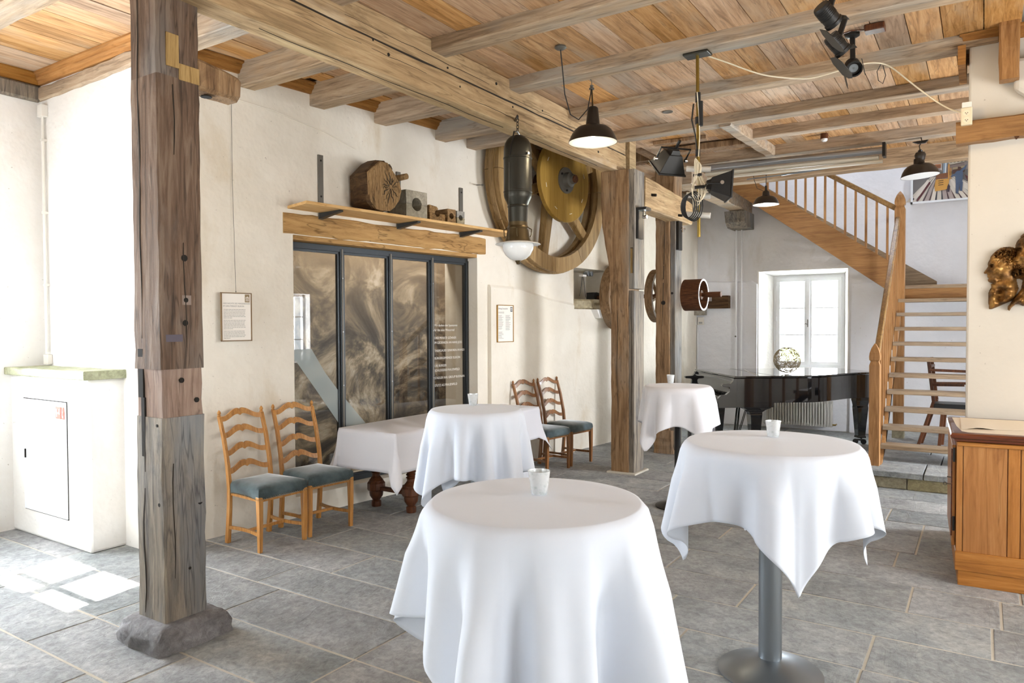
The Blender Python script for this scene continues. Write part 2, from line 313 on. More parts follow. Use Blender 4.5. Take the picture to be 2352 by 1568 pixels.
# ------------------------------------------------------------------ mesh helpers
def wloc(p):
    v = Vector((0, 0, 0))
    while p: v += p.location; p = p.parent
    return v
class MB:
    def __init__(s): s.bm = bmesh.new()
    def box(s, x0, x1, y0, y1, z0, z1, mat=None):
        vs_ = [s.bm.verts.new(((x0, x1)[i & 1], (y0, y1)[i >> 1 & 1], (z0, z1)[i >> 2 & 1])) for i in range(8)]
        if mat is not None:
            for v in vs_: v.co = mat @ v.co
        for f in ((0, 2, 3, 1), (4, 5, 7, 6), (0, 1, 5, 4), (2, 6, 7, 3), (0, 4, 6, 2), (1, 3, 7, 5)): s.bm.faces.new([vs_[i] for i in f])
        return s
    def ring_loft(s, rings, cap=True, closed=True):
        V = [[s.bm.verts.new(p) for p in r] for r in rings]; n = len(V[0])
        for a, b in zip(V, V[1:]):
            for i in range(n if closed else n-1):
                j = (i+1) % n; s.bm.faces.new((a[i], a[j], b[j], b[i]))
        if cap and closed: s.bm.faces.new(V[0][::-1]); s.bm.faces.new(V[-1])
        return s
    def tube(s, pts, r, n=10, cap=True, closed=False):
        pts = [Vector(p) for p in pts]; rings = []; N = len(pts); rr = r if isinstance(r, (list, tuple)) else [r]*N
        t0 = (pts[1]-pts[0]).normalized(); up = Vector((0, 0, 1)) if abs(t0.z) < .9 else Vector((1, 0, 0))
        a = t0.cross(up).normalized()
        for i, p in enumerate(pts):
            if closed: t = (pts[(i+1) % N]-pts[i-1]).normalized()
            else: t = (pts[min(i+1, N-1)]-pts[max(i-1, 0)]).normalized()
            a = (a-t*a.dot(t)).normalized(); b = t.cross(a)
            rings.append([p+(a*math.cos(k*2*PI/n)+b*math.sin(k*2*PI/n))*rr[i] for k in range(n)])
        if closed: rings.append(rings[0]); cap = False
        return s.ring_loft(rings, cap)
    def lathe(s, prof, c=(0, 0, 0), axis='z', n=32, cap=True):
        c = Vector(c); rings = []
        for r, h in prof:
            ring = []
            for k in range(n):
                a = k*2*PI/n; u, v = r*math.cos(a), r*math.sin(a)
                ring.append(c+Vector({'z': (u, v, h), 'x': (h, u, v), 'y': (v, h, u)}[axis]))
            rings.append(ring)
        return s.ring_loft(rings, cap)
    def prism(s, poly, a, b, axis='y'):
        f = {'x': lambda u, v, w: (w, u, v), 'y': lambda u, v, w: (u, w, v), 'z': lambda u, v, w: (u, v, w)}[axis]
        return s.ring_loft([[Vector(f(u, v, a)) for u, v in poly], [Vector(f(u, v, b)) for u, v in poly]])
    def beam(s, p0, p1, w, h, seg=12, jit=.004, ch=.012, up=(0, 0, 1), ends=None, roll=0):
        p0, p1 = Vector(p0), Vector(p1); t = (p1-p0).normalized(); up = Vector(up); sd = t.cross(up).normalized(); up = sd.cross(t).normalized()
        rings = []
        w0, w1 = w if isinstance(w, tuple) else (w, w); h0, h1 = h if isinstance(h, tuple) else (h, h)
        for i in range(seg+1):
            f = i/seg; ww, hh = (w0+(w1-w0)*f)/2, (h0+(h1-h0)*f)/2; p = p0.lerp(p1, f)
            c = ch*(1+random.uniform(-.4, .6))
            if (i in (0, seg)) and ends: ww -= ends; hh -= ends
            q = [(-ww+c, -hh), (ww-c, -hh), (ww, -hh+c), (ww, hh-c), (ww-c, hh), (-ww+c, hh), (-ww, hh-c), (-ww, -hh+c)]
            j = [random.uniform(-jit, jit) for _ in range(4)]
            rings.append([p+sd*(a+(j[0] if a > 0 else j[1]))+up*(b+(j[2] if b > 0 else j[3])) for a, b in q])
        return s.ring_loft(rings)
    def build(s, name, mat, parent=None, smooth=False, bevel=0, world=True, angle=40):
        bmesh.ops.recalc_face_normals(s.bm, faces=s.bm.faces[:])
        me = bpy.data.meshes.new(name); 
        if parent is not None and world:
            d = wloc(parent)
            for v in s.bm.verts: v.co -= d
        s.bm.to_mesh(me); s.bm.free(); s.bm = None
        me.materials.append(mat if not isinstance(mat, str) else M[mat])
        o = bpy.data.objects.new(name, me); COL.objects.link(o)
        if parent is not None: o.parent = parent
        if smooth:
            for p in me.polygons: p.use_smooth = True
            try: me.set_sharp_from_angle(angle=R(angle))
            except Exception: pass
        if bevel:
            b = o.modifiers.new('bevel', 'BEVEL'); b.width = bevel; b.segments = 2; b.limit_method = 'ANGLE'; b.angle_limit = R(35)
        return o
def tag(o, label, cat, group=None):
    o['label'] = label; o['category'] = cat
    if group: o['group'] = group
    return o
def thing(name, label, cat, loc=(0, 0, 0), group=None, rz=0):
    o = bpy.data.objects.new(name, None); COL.objects.link(o); o.location = loc; o.rotation_euler = (0, 0, rz)
    o.empty_display_size = .1
    return tag(o, label, cat, group)
def struct(o): o['kind'] = 'structure'; return o
def copy_tree(o, parent=None):
    c = o.copy(); COL.objects.link(c); c.parent = parent
    for ch in o.children: copy_tree(ch, c)
    return c
def text_mesh(body, size, name, mat, mw, parent=None, depth=.0004, align='LEFT', sx=1.0):
    cu = bpy.data.curves.new(name, 'FONT'); cu.body = body; cu.size = size; cu.extrude = depth; cu.align_x = align; cu.resolution_u = 3
    t = bpy.data.objects.new(name, cu); COL.objects.link(t)
    bpy.context.view_layer.update()
    me = bpy.data.meshes.new_from_object(t.evaluated_get(bpy.context.evaluated_depsgraph_get()))
    bpy.data.objects.remove(t); bpy.data.curves.remove(cu)
    me.name = name
    mm = mw @ Matrix.Diagonal((sx, 1, 1, 1))
    if parent is not None: mm = Matrix.Translation(-wloc(parent)) @ mm
    me.transform(mm); me.materials.clear(); me.materials.append(M[mat])
    o = bpy.data.objects.new(name, me); COL.objects.link(o)
    if parent is not None: o.parent = parent
    return o
# frame of the left wall, which runs at 6.6 degrees to the room axes: s along it, d out of it into the room
WO = Vector((-5.05, 3.35, 0)); WU = Vector((.505, 4.38, 0)).normalized(); WN = Vector((WU.y, -WU.x, 0))
WMAT = Matrix(((WN.x, WU.x, 0, WO.x), (WN.y, WU.y, 0, WO.y), (0, 0, 1, 0), (0, 0, 0, 1)))   # local x = d, y = s, z = z
def ws(y): return (y-WO.y)/WU.y
def WP(d, s, z): return WMAT @ Vector((d, s, z))

# ================================================================== SETTING
ZC = 3.76      # underside of the ceiling boards
m = MB(); m.box(-7.2, 3.2, -1.2, 12.6, -.25, -.004)
floor = struct(m.build('floor', 'grout'))
rowy = [-.6, -.15, .3, .75, 1.2, 1.765, 2.135, 2.555, 3.0, 3.37, 3.8, 4.25, 4.69, 5.17, 5.53, 5.9, 6.41, 6.8, 7.25, 7.7, 8.15, 8.6, 9.1, 9.6, 10.2, 10.8, 11.4, 11.95]
fixed = {2.135: [-4.25, -2.61, -1.9], 1.765: [-4.22, -3.34, -2.2, -1.1], 2.555: [-3.70, -2.61, -1.7], 3.0: [-4.9, -3.94, -2.3], 3.37: [-4.6, -3.66, -2.3, -1.335],
         3.8: [-4.3, -2.9, -1.56, -.467], 4.25: [-3.9, -2.5, -1.2, .06], 4.69: [-3.1, -1.8, -.352, .105], 5.17: [-3.6, -2.3, -1.0], 5.53: [-3.0, -1.7, -.494],
         6.41: [-3.4, -2.2, -1.3, -.386], 6.8: [-3.9, -2.7, -1.6, -.665]}
def slab_piece(x0, x1, y0, y1, z=0.0, t=.04):
    m = MB(); g = .006; j = lambda: random.uniform(-.0035, .0035)
    n = max(2, int((x1-x0)/.28)); top = []; dz = random.uniform(-.0015, .0015)
    pts = []
    for i in range(n+1): pts.append((x0+g+(x1-x0-2*g)*i/n, y0+g+j()))
    for i in range(n+1): pts.append((x1-g-(x1-x0-2*g)*i/n, y1-g+j()))
    cx, cy = (x0+x1)/2, (y0+y1)/2
    lo = [Vector((x, y, z-t)) for x, y in pts]; mid = [Vector((x, y, z-.004+dz)) for x, y in pts]
    hi = [Vector((cx+(x-cx)*(1-.008/(x1-x0)), cy+(y-cy)*(1-.010/(y1-y0)), z+dz)) for x, y in pts]
    m.ring_loft([lo, mid, hi]); return m
for i in range(len(rowy)-1):
    y0, y1 = rowy[i], rowy[i+1]
    xs = None
    if y0 in fixed:
        xs = fixed[y0][:]; a = xs[0]
        while a > -6.7: a -= random.uniform(.75, 1.25); xs.insert(0, a)
        a = xs[-1]
        while a < (.5 if y0 < 6.3 else .3): a += random.uniform(.8, 1.3); xs.append(a)
    else:
        a = -6.8+random.uniform(0, .5); xs = [-7.0]
        while a < .7: xs.append(a); a += random.uniform(.7, 1.3)
        xs.append(a)
    for a, b in zip(xs, xs[1:]):
        if b < -6.7: continue
        xw = -5.05+.1153*(y1-3.35)
        if y0 > 3.3 and b < xw-.1: continue
        if y0 >= 8.15 and a > -1.2: continue
        a2 = max(a, -6.72); b2 = b
        o = slab_piece(a2, b2, y0, y1).build('stone_slab', 'slab', floor)
# walls
def seg(m, s0, s1, z0, z1, d0=-.5, d1=0): m.box(d0, d1, s0, s1, z0, z1, WMAT)
SA, SB, SC, SD, SN0, SN1, SE = -.38, ws(4.18), ws(6.50), ws(8.35), ws(8.35), ws(9.38), 9.2
m = MB()
seg(m, SA, SB, 0, 4.2); seg(m, SB, SC, 2.44, 4.2); seg(m, SB, SC, 0, .18, -.5, 0); seg(m, SC, SN0, 0, 4.2)
seg(m, SN0, SN1, 0, 1.86); seg(m, SN0, SN1, 2.4, 4.2); seg(m, SN0, SN1, 1.86, 2.4, -.8, -.5); seg(m, SN1, SE, 0, 4.2)
# the proud lower coat of the wall right of the glazing
pts = [(SC+.18, 0), (ws(8.3), 0), (ws(8.3), 1.93), (ws(7.75), 1.99), (ws(7.2), 2.1), (ws(6.72), 2.11), (SC+.18, 2.11)]
m.ring_loft([[WMAT @ Vector((0, a, b)) for a, b in pts], [WMAT @ Vector((.028, a, b)) for a, b in pts], [WMAT @ Vector((.045, a+.0, b-(.03 if b > 0 else 0))) for a, b in pts]])
wall_left = struct(m.build('wall_left', 'plaster_old'))
m = MB(); m.box(-6.7, -5.05, 2.97, 3.5, 0, 4.2); struct(m.build('wall_recess', 'plaster'))

def wall_with_holes(name, mat, axis, c0, c1, a0, a1, z0, z1, holes, parent=None):
    m = MB(); holes = sorted(holes); cur = a0
    def bx(u0, u1, w0, w1):
        if u1-u0 < 1e-4 or w1-w0 < 1e-4: return
        if axis == 'y': m.box(u0, u1, c0, c1, w0, w1)
        else: m.box(c0, c1, u0, u1, w0, w1)
    for (h0, h1, k0, k1) in holes:
        bx(cur, h0, z0, z1); bx(h0, h1, z0, k0); bx(h0, h1, k1, z1); cur = h1
    bx(cur, a1, z0, z1); return struct(m.build(name, mat))
wall_with_holes('wall_back', 'plaster', 'y', -.95, -.6, -3.85, 3.1, 0, 4.2, [(-2.4, -1.2, .9, 2.0)])
wall_with_holes('wall_back_left', 'plaster', 'y', .45, .8, -6.7, -3.6, 0, 4.2, [(-5.26, -4.14, 1.40, 2.56)])
m = MB(); m.box(-3.85, -3.6, -.7, .8, 0, 4.2); struct(m.build('wall_return', 'plaster'))
wall_with_holes('wall_side', 'plaster', 'x', -7.1, -6.65, .45, 3.5, 0, 4.2, [(1.0, 2.3, .95, 2.4)])
wall_with_holes('wall_right', 'plaster', 'x', 2.6, 3.0, -1.2, 12.6, 0, 6.6, [(.8, 2.4, .9, 2.7), (3.6, 5.2, .9, 2.7), (7.6, 8.6, .9, 2.3)])
# far wall with the splayed window recess
FW = 12.0
wall_with_holes('wall_far', 'plaster_aged', 'y', FW, FW+.5, -4.6, 3.0, 0, 6.6, [(-3.06, -1.70, .86, 2.51)])
m = MB(); m.box(-.1, 2.6, 6.3, 6.75, 0, 4.2); struct(m.build('wall_partition', 'plaster_warm', bevel=.015))
# old coat ledges on the far wall
m = MB()
pts = [(-4.2, 0), (-3.06, 0), (-3.06, 2.30), (-3.15, 2.36), (-3.3, 2.35), (-3.6, 2.36), (-4.2, 2.38)]
m.ring_loft([[Vector((x, FW, z)) for x, z in pts], [Vector((x, FW-.025, z)) for x, z in pts], [Vector((x, FW-.04, z-(.02 if z > 0 else 0))) for x, z in pts]])
pts = [(-1.68, 0), (-.2, 0), (-.2, 2.2), (-1.0, 2.21), (-1.35, 2.26), (-1.66, 2.27)]
m.ring_loft([[Vector((x, FW, z)) for x, z in pts], [Vector((x, FW-.025, z)) for x, z in pts], [Vector((x, FW-.04, z-(.02 if z > 0 else 0))) for x, z in pts]])
struct(m.build('trim_1', 'plaster_cool'))
# ceiling: slab with the stairwell left open, boards and crown
m = MB(); zt = 4.1; z0 = ZC+.028
m.box(-3.85, 3.0, -1.2, .6, z0, zt); m.box(-7.1, 3.0, .6, 5.88, z0, zt); m.box(-7.1, .07, 5.88, 6.42, z0, zt); m.box(.6, 3.0, 5.88, 6.42, z0, zt); m.box(-3.62, 3.0, 6.42, 8.9, z0, zt); m.box(-7.1, -4.62, 6.42, 8.9, z0, zt); m.box(-7.1, 3.0, 8.9, 10.05, z0, zt); m.box(-4.6, -3.2, 10.05, 12.1, z0, zt)
ceil = struct(m.build('ceiling', 'post_brown'))
m = MB(); m.box(-4.6, 3.0, 9.9, 12.6, 6.55, 6.7); m.box(-4.6, -4.4, 10.05, 12.1, 4.1, 6.6); m.box(-4.6, 3.0, 9.85, 10.05, 4.1, 6.6)
struct(m.build('ceiling_stairwell', 'plaster_cool'))
m = MB(); m.box(-7.1, 3.0, -1.2, 9.9, 5.0, 5.1); m.box(-7.1, 3.0, -1.2, -1.1, 4.1, 5.0); m.box(-7.1, -7.0, -1.2, 9.9, 4.1, 5.0)
struct(m.build('ceiling_sun_cap', 'post_brown'))  # unseen cap added above to stop sun leaking in by the wheel opening
JY = [-.2, .85, 2.05, 3.13, 4.25, 5.29, 6.35, 7.33, 8.1, 9.0, 9.92]
random.seed(21)
for b in range(1, len(JY)-1):
    ya, yb = JY[b], JY[b+1]
    x = -6.62
    while x < (.55 if yb < 5.5 else .03 if yb < 6.5 else -.1):
        w = random.uniform(.17, .27); 
        if ya < 2.9 or x > -5.0+.1153*(ya-3.35)-.15:
            if yb < 3.0 and x < -6.0 and ya < 1: x += w; continue
            if x+w > -4.75 and x < -3.60 and 6.35 < yb-.02 and ya < 8.9: x += w; continue
            m = MB(); dz = random.uniform(0, .006); t = .03
            m.box(x+.003, x+w-.003, ya+.0, yb-.0, ZC+dz, ZC+dz+t)
            m.build('ceiling_plank', 'plank', ceil)
        x += w
# crown mouldings and wall plates
def crown(m, pts, prof):
    # prof: list of (offset into the room, z); pts: (point, inward normal)
    m.ring_loft([[Vector(p)+Vector(nrm)*a+Vector((0, 0, z)) for a, z in prof] for p, nrm in pts], True)
PR = [(0, ZC-.085), (.025, ZC-.085), (.035, ZC-.06), (.055, ZC-.045), (.06, ZC-.02), (.085, ZC-.012), (.085, ZC), (0, ZC)]
m = MB(); crown(m, [(WP(0, SA+.02, 0), WN), (WP(0, ws(9.0), 0), WN)], PR); struct(m.build('trim_2', 'crown'))
m = MB(); crown(m, [((-6.65, 2.97, 0), (0, -1, 0)), ((-5.0, 2.97, 0), (0, -1, 0))], PR); struct(m.build('trim_3', 'crown_x'))
m = MB(); crown(m, [((-6.65, -.6, 0), (1, 0, 0)), ((-6.65, 2.97, 0), (1, 0, 0))], PR); struct(m.build('trim_4', 'crown'))
m = MB(); m.beam((-6.66, 2.965, 3.60), (-5.06, 2.965, 3.62), .05, .11, 14, .006); struct(m.build('trim_5', 'joist'))
m = MB(); m.beam((-6.64, -.6, 3.60), (-6.64, 2.95, 3.60), .06, .13, 14, .006); struct(m.build('trim_6', 'post_weathered'))
m = MB(); PR2 = [(a, z) for a, z in PR]
crown(m, [((-.1, 6.3, 0), (-.7, -.7, 0)), ((.35, 6.3, 0), (0, -1, 0))], PR2)
crown(m, [((-.1, 6.3, 0), (-.7, -.7, 0)), ((-.1, 6.75, 0), (-1, 0, 0))], PR2)
m.box(-.17, -.12, 6.24, 6.75, ZC-.22, ZC-.08)
struct(m.build('trim_7', 'crown_x'))
# stone platform under the stairs
plat = thing('stone_platform', 'low stone platform carrying the foot of the wooden staircase', 'platform', (0, 8.15, 0))
m = MB(); m.box(-1.1, 2.6, 8.2, 11.98, 0, .12); m.build('core', 'grout', plat)
for a, b in ((-1.1, -.62), (-.61, .45), (.46, 1.6), (1.61, 2.6)):
    m = MB(); m.beam((a, 8.17, .055), (b, 8.17, .055), .05, .11, 6, .003, .006); m.build('kerb_stone', 'step_stone', plat)
for i, (ya, yb) in enumerate(((8.12, 8.75), (8.75, 9.4), (9.4, 10.1), (10.1, 10.9), (10.9, 11.97))):
    x = -1.12
    while x < 2.5:
        w = random.uniform(.6, 1.1); slab_piece(x, min(x+w, 2.6), ya, yb, .17, .055).build('stone_slab', 'slab', plat); x += w

# ------------------------------------------------------------------ far window (window_1)
win = bpy.data.objects.new('window_1', None); COL.objects.link(win); win.location = (-2.36, 12.3, .95); struct(win)
wx0, wx1, wz0, wz1, wy = -2.87, -1.80, .95, 2.43, 12.28
m = MB()
m.prism([(-3.06, 12.0), (-3.04, 11.995), (wx0+.005, wy+.02), (wx0+.005, wy+.2), (-3.06, wy+.2)], .86, 2.51, 'z')
m.prism([(-1.70, 12.0), (-1.72, 11.995), (wx1-.005, wy+.02), (wx1-.005, wy+.2), (-1.70, wy+.2)], .86, 2.51, 'z')
m.prism([(12.0, 2.51), (11.995, 2.495), (wy+.02, wz1-.005), (wy+.2, wz1-.005), (wy+.2, 2.51)], -3.04, -1.72, 'x'); m.box(wx0, wx1, wy+.02, wy+.2, .86, wz0)
m.build('reveal', 'plaster', win)
def frame_rect(m, x0, x1, z0, z1, w, y0, y1):
    m.box(x0, x1, y0, y1, z0, z0+w); m.box(x0, x1, y0, y1, z1-w, z1); m.box(x0, x0+w, y0, y1, z0+w, z1-w); m.box(x1-w, x1, y0, y1, z0+w, z1-w)
m = MB(); frame_rect(m, wx0, wx1, wz0, wz1, .05, wy, wy+.07); m.build('window_frame', 'white_paint', win, bevel=.004)
xm = (wx0+wx1)/2
for (a, b) in ((wx0+.045, xm), (xm, wx1-.045)):
    m = MB(); frame_rect(m, a+.002, b-.002, wz0+.045, wz1-.045, .055, wy-.02, wy+.035)
    cs = m.build('casement', 'white_paint', win, bevel=.004)
    for k in (1, 2):
        zz = wz0+.1+(wz1-wz0-.2)*k/3; m = MB(); m.box(a+.05, b-.05, wy-.005, wy+.03, zz-.009, zz+.009); m.build('glazing_bar', 'white_paint', cs)
    m = MB(); m.box(a+.05, b-.05, wy+.012, wy+.016, wz0+.1, wz1-.1); m.build('glass_pane', 'pane_clear', cs)
    for zz in (1.15, 1.7, 2.2):
        m = MB(); xh = a if a < xm-.1 else b; m.lathe([(.007, 0), (.007, .07)], (xh+(.0 if a < xm-.1 else 0), wy-.028, zz), n=8); m.build('hinge', 'white_paint', cs)
m = MB(); m.box(xm-.022, xm+.022, wy-.035, wy-.018, wz0+.05, wz1-.05); m.build('meeting_rail', 'white_paint', win, bevel=.004)
m = MB(); m.tube([(xm, wy-.045, 1.60), (xm, wy-.05, 1.72)], .008, 8); m.tube([(xm, wy-.05, 1.64), (xm-.035, wy-.06, 1.655), (xm-.05, wy-.05, 1.64)], .006, 8)
m.lathe([(.0, -.01), (.016, 0), (.0, .01)], (xm, wy-.05, 1.68), n=12); m.build('window_handle', 'steel_dark', win, True)
m = MB(); m.box(wx0-.12, wx1+.07, 12.0, 12.29, .84, .875); m.build('window_sill', 'plaster', win, bevel=.004)
# the other windows, seen only in reflections and by their light, one of them added
def simple_window(n, axis, c, a0, a1, z0, z1):
    w = bpy.data.objects.new('window_%d' % n, None); COL.objects.link(w); struct(w)
    def bx(m, u0, u1, c0, c1, k0, k1):
        if axis == 'y': m.box(u0, u1, c0, c1, k0, k1)
        else: m.box(c0, c1, u0, u1, k0, k1)
    m = MB(); wd = .05; c0, c1 = c-.03, c+.03
    bx(m, a0, a1, c0, c1, z0, z0+wd); bx(m, a0, a1, c0, c1, z1-wd, z1); bx(m, a0, a0+wd, c0, c1, z0, z1); bx(m, a1-wd, a1, c0, c1, z0, z1)
    am = (a0+a1)/2; bx(m, am-.045, am+.045, c0-.005, c1+.005, z0, z1)
    m.build('window_frame', 'white_paint', w)
    m = MB()
    for k in (1, 2): zz = z0+(z1-z0)*k/3; bx(m, a0, a1, c0+.01, c1-.01, zz-.012, zz+.012)
    for q in (() if n == 2 else (.25, .75)): uu = a0+(a1-a0)*q; bx(m, uu-.01, uu+.01, c0+.01, c1-.01, z0, z1)
    m.build('glazing_bar', 'white_paint', w)
    return w
simple_window(2, 'y', .6, -5.26, -4.14, 1.40, 2.56); simple_window(3, 'y', -.8, -2.4, -1.2, .9, 2.0)
simple_window(7, 'x', -6.95, 1.0, 2.3, .95, 2.4)  # invented side window, out of view, giving the left fill light its opening
simple_window(4, 'x', 2.85, .8, 2.4, .9, 2.7); simple_window(5, 'x', 2.85, 3.6, 5.2, .9, 2.7); simple_window(6, 'x', 2.85, 7.6, 8.6, .9, 2.3)
m = MB(); m.box(-14, 10, 13.2, 60, -.35, -.3); tag(m.build('meadow', 'grass'), 'sunlit green meadow outside the far window', 'meadow')['kind'] = 'stuff'
# ------------------------------------------------------------------ chimney-like plinth in the corner
pl_ = thing('plastered_plinth', 'white plastered corner plinth topped by a greenish stone slab', 'plinth', (-6.0, 2.8, 0))
m = MB(); m.box(-6.70, -5.44, 2.71, 3.02, 0, 1.275); m.build('body', 'plaster', pl_, bevel=.02)
m = MB(); m.beam((-6.66, 2.815, 1.305), (-5.40, 2.815, 1.305), .31, .062, 12, .003, .006); m.build('top_slab', 'slab_green', pl_)
m = MB(); m.box(-6.43, -5.75, 2.698, 2.712, .21, 1.09); d = m.build('access_door', 'white_paint', pl_, bevel=.002); d['label'] = 'flush white access door'
m = MB(); m.box(-6.436, -5.744, 2.7065, 2.7105, .203, 1.097); m.build('door_gap', 'dark_hole', pl_)
m = MB(); m.box(-6.40, -6.385, 2.69, 2.70, .62, .69); m.build('finger_pull', 'dark_hole', d)
m = MB(); m.box(-5.89, -5.81, 2.694, 2.699, .965, 1.055); m.box(-5.80, -5.765, 2.694, 2.699, .965, 1.055); s_ = m.build('fire_hose_sign', 'sign_red', d)
m = MB(); m.box(-5.875, -5.865, 2.692, 2.695, .98, 1.04); m.box(-5.875, -5.83, 2.692, 2.695, 1.005, 1.013); m.box(-5.835, -5.825, 2.692, 2.695, 1.0, 1.04); m.box(-5.79, -5.785, 2.692, 2.695, .98, 1.04); m.box(-5.785, -5.77, 2.692, 2.695, .98, .986)
m.build('sign_symbol', 'white_paint', d)
cd = thing('cable_conduit', 'thin white cable conduit with junction box down the recess corner', 'conduit', (-6.56, 2.94, 1.35))
m = MB(); m.tube([(-6.56, 2.945, 1.45), (-6.56, 2.945, 3.42)], .011, 8); m.build('pipe', 'white_plastic', cd, True)
m = MB(); m.box(-6.60, -6.52, 2.92, 2.97, 3.40, 3.50); m.build('junction_box', 'white_plastic', cd, bevel=.004)
m = MB(); m.box(-6.60, -6.52, 2.93, 2.97, 1.345, 1.43); m.build('socket', 'white_plastic', cd, bevel=.006)
for zz in (2.0, 2.6, 3.2):
    m = MB(); m.box(-6.575, -6.545, 2.93, 2.97, zz, zz+.02); m.build('clip', 'white_plastic', cd)


# ================================================================== TIMBER FRAME
def disc_hole(par, p, n, r=.016, name='peg_hole', mat='dark_hole', dep=.004):
    n = Vector(n); m = MB(); m.tube([Vector(p)-n*.003, Vector(p)+n*dep*.4], r, 10); return m.build(name, mat, par)
def crackline(par, pts, w, nrm, name='crack'):
    # thin dark split following a face
    pts = [Vector(p) for p in pts]; nrm = Vector(nrm); m = MB(); L = []; Rr = []
    for i, p in enumerate(pts):
        t = (pts[min(i+1, len(pts)-1)]-pts[max(i-1, 0)]).normalized(); s = t.cross(nrm); k = math.sin(PI*(i+.3)/len(pts))
        L.append(m.bm.verts.new(p+s*w*k+nrm*.0015)); Rr.append(m.bm.verts.new(p-s*w*k+nrm*.0015))
    for i in range(len(pts)-1): m.bm.faces.new((L[i], L[i+1], Rr[i+1], Rr[i]))
    r = m.bm.faces[:]; e = bmesh.ops.extrude_face_region(m.bm, geom=r)
    for v in e['geom']:
        if isinstance(v, bmesh.types.BMVert): v.co -= nrm*.004
    return m.build(name, 'crack', par)
random.seed(3)
p1 = thing('timber_post', 'thick weathered timber post on a stone base in the left foreground', 'post', (-3.64, 2.235, 0))
X0, X1, Y0, Y1 = -3.763, -3.514, 2.115, 2.355
def post_piece(z0, z1, dx=0, mat='post_weathered', name='shaft', jit=.003, par=p1, seg=None, box=(X0, X1, Y0, Y1)):
    a, b, c, d = box; m = MB()
    m.beam(((a+b)/2, (c+d)/2, z0), ((a+b)/2, (c+d)/2, z1), (d-c)-2*dx, (b-a)-2*dx, seg or max(3, int((z1-z0)/.1)), jit, .008, up=(1, 0, 0))
    return m.build(name, mat, par)
post_piece(.12, 1.19)
o = post_piece(1.185, 1.44, .006, 'post_inlay', 'repair_block'); o['label'] = 'brown wooden repair block with two peg holes'
post_piece(1.44, 2.95, 0, 'post_dark'); post_piece(2.95, 3.62, .002, 'post_dark')
o = MB().box(X1-.012, X1+.004, 2.165, 2.235, 3.0, 3.17).build('filler_block', 'block_yellow', p1, bevel=.003); o['label'] = 'pale yellow filler block let into the post'
MB().box(X1-.012, X1+.003, 2.235, 2.352, 2.945, 3.03).build('filler_block', 'block_yellow', p1, bevel=.003)
for (y, z, r) in ((2.225, 1.33+.05, .014), (2.31, 1.27, .014), (2.25, 1.64+.04, .016), (2.25, 2.02, .018), (2.32, .72, .014), (2.255, .98-.6, .008)): disc_hole(p1, (X1, y, z), (1, 0, 0), r)
disc_hole(p1, (X1-.04, Y0, .74), (0, -1, 0), .01); disc_hole(p1, (X1-.05, Y0, 1.15), (0, -1, 0), .008)
m = MB(); m.box(X1-.01, X1+.0015, 2.235, 2.285, 1.775, 1.825); m.build('peg_hole', 'post_inlay', p1); disc_hole(p1, (X1+.001, 2.255, 1.80), (1, 0, 0), .013)
m = MB(); m.box(X1-.01, X1+.001, 2.14, 2.235, 1.452, 1.62); m.build('paint_patch', 'paint_patch', p1, bevel=.002)
m = MB(); m.box(-3.73, -3.685, Y0-.001, Y0+.02, 1.29, 1.545); m.build('mortise', 'dark_hole', p1)
m = MB(); m.box(-3.705, -3.675, Y0-.001, Y0+.02, .98, 1.29); m.build('mortise', 'dark_hole', p1)
crackline(p1, [(-3.70+.012*math.sin(i*1.3)+.02*(i/9), Y0-.0, .15+i*.12) for i in range(9)], .006, (0, -1, 0))
crackline(p1, [(-3.685+.006*math.sin(i*1.1), Y0-.002, 1.6+i*.13) for i in range(15)], .004, (0, -1, 0))
crackline(p1, [(X1+.001, 2.25+.006*math.sin(i*.9), 1.5+i*.1) for i in range(7)], .0025, (1, 0, 0))
crackline(p1, [(X1+.001, 2.20+.005*math.sin(i*.9), 2.55+i*.09) for i in range(5)], .003, (1, 0, 0))
crackline(p1, [(X1+.001, 2.17+.005*math.sin(i*1.1), .35+i*.1) for i in range(7)], .003, (1, 0, 0))
m = MB()
rings = []
random.seed(11)
base = [(-3.83, 2.04), (-3.64, 2.02), (-3.43, 2.03), (-3.415, 2.24), (-3.43, 2.44), (-3.64, 2.45), (-3.85, 2.43), (-3.86, 2.23)]
bc = Vector((-3.64, 2.235))
ang = [(bc.x+(x-bc.x), y) for x, y in base]
den = []
for i in range(8):
    a, b = Vector(base[i]), Vector(base[(i+1) % 8])
    for k in range(4): den.append(a.lerp(b, k/4))
for z, sc, j in ((0, 1.02, .006), (.035, 1.03, .012), (.075, 1.0, .014), (.105, .93, .008), (.125, .84, .004), (.128, .6, 0)):
    rings.append([Vector((bc.x+(q.x-bc.x)*sc+random.uniform(-j, j), bc.y+(q.y-bc.y)*sc+random.uniform(-j, j), z+random.uniform(-j, j)*.4)) for q in den])
m.ring_loft(rings); m.build('footing', 'footing', p1, True, angle=60)
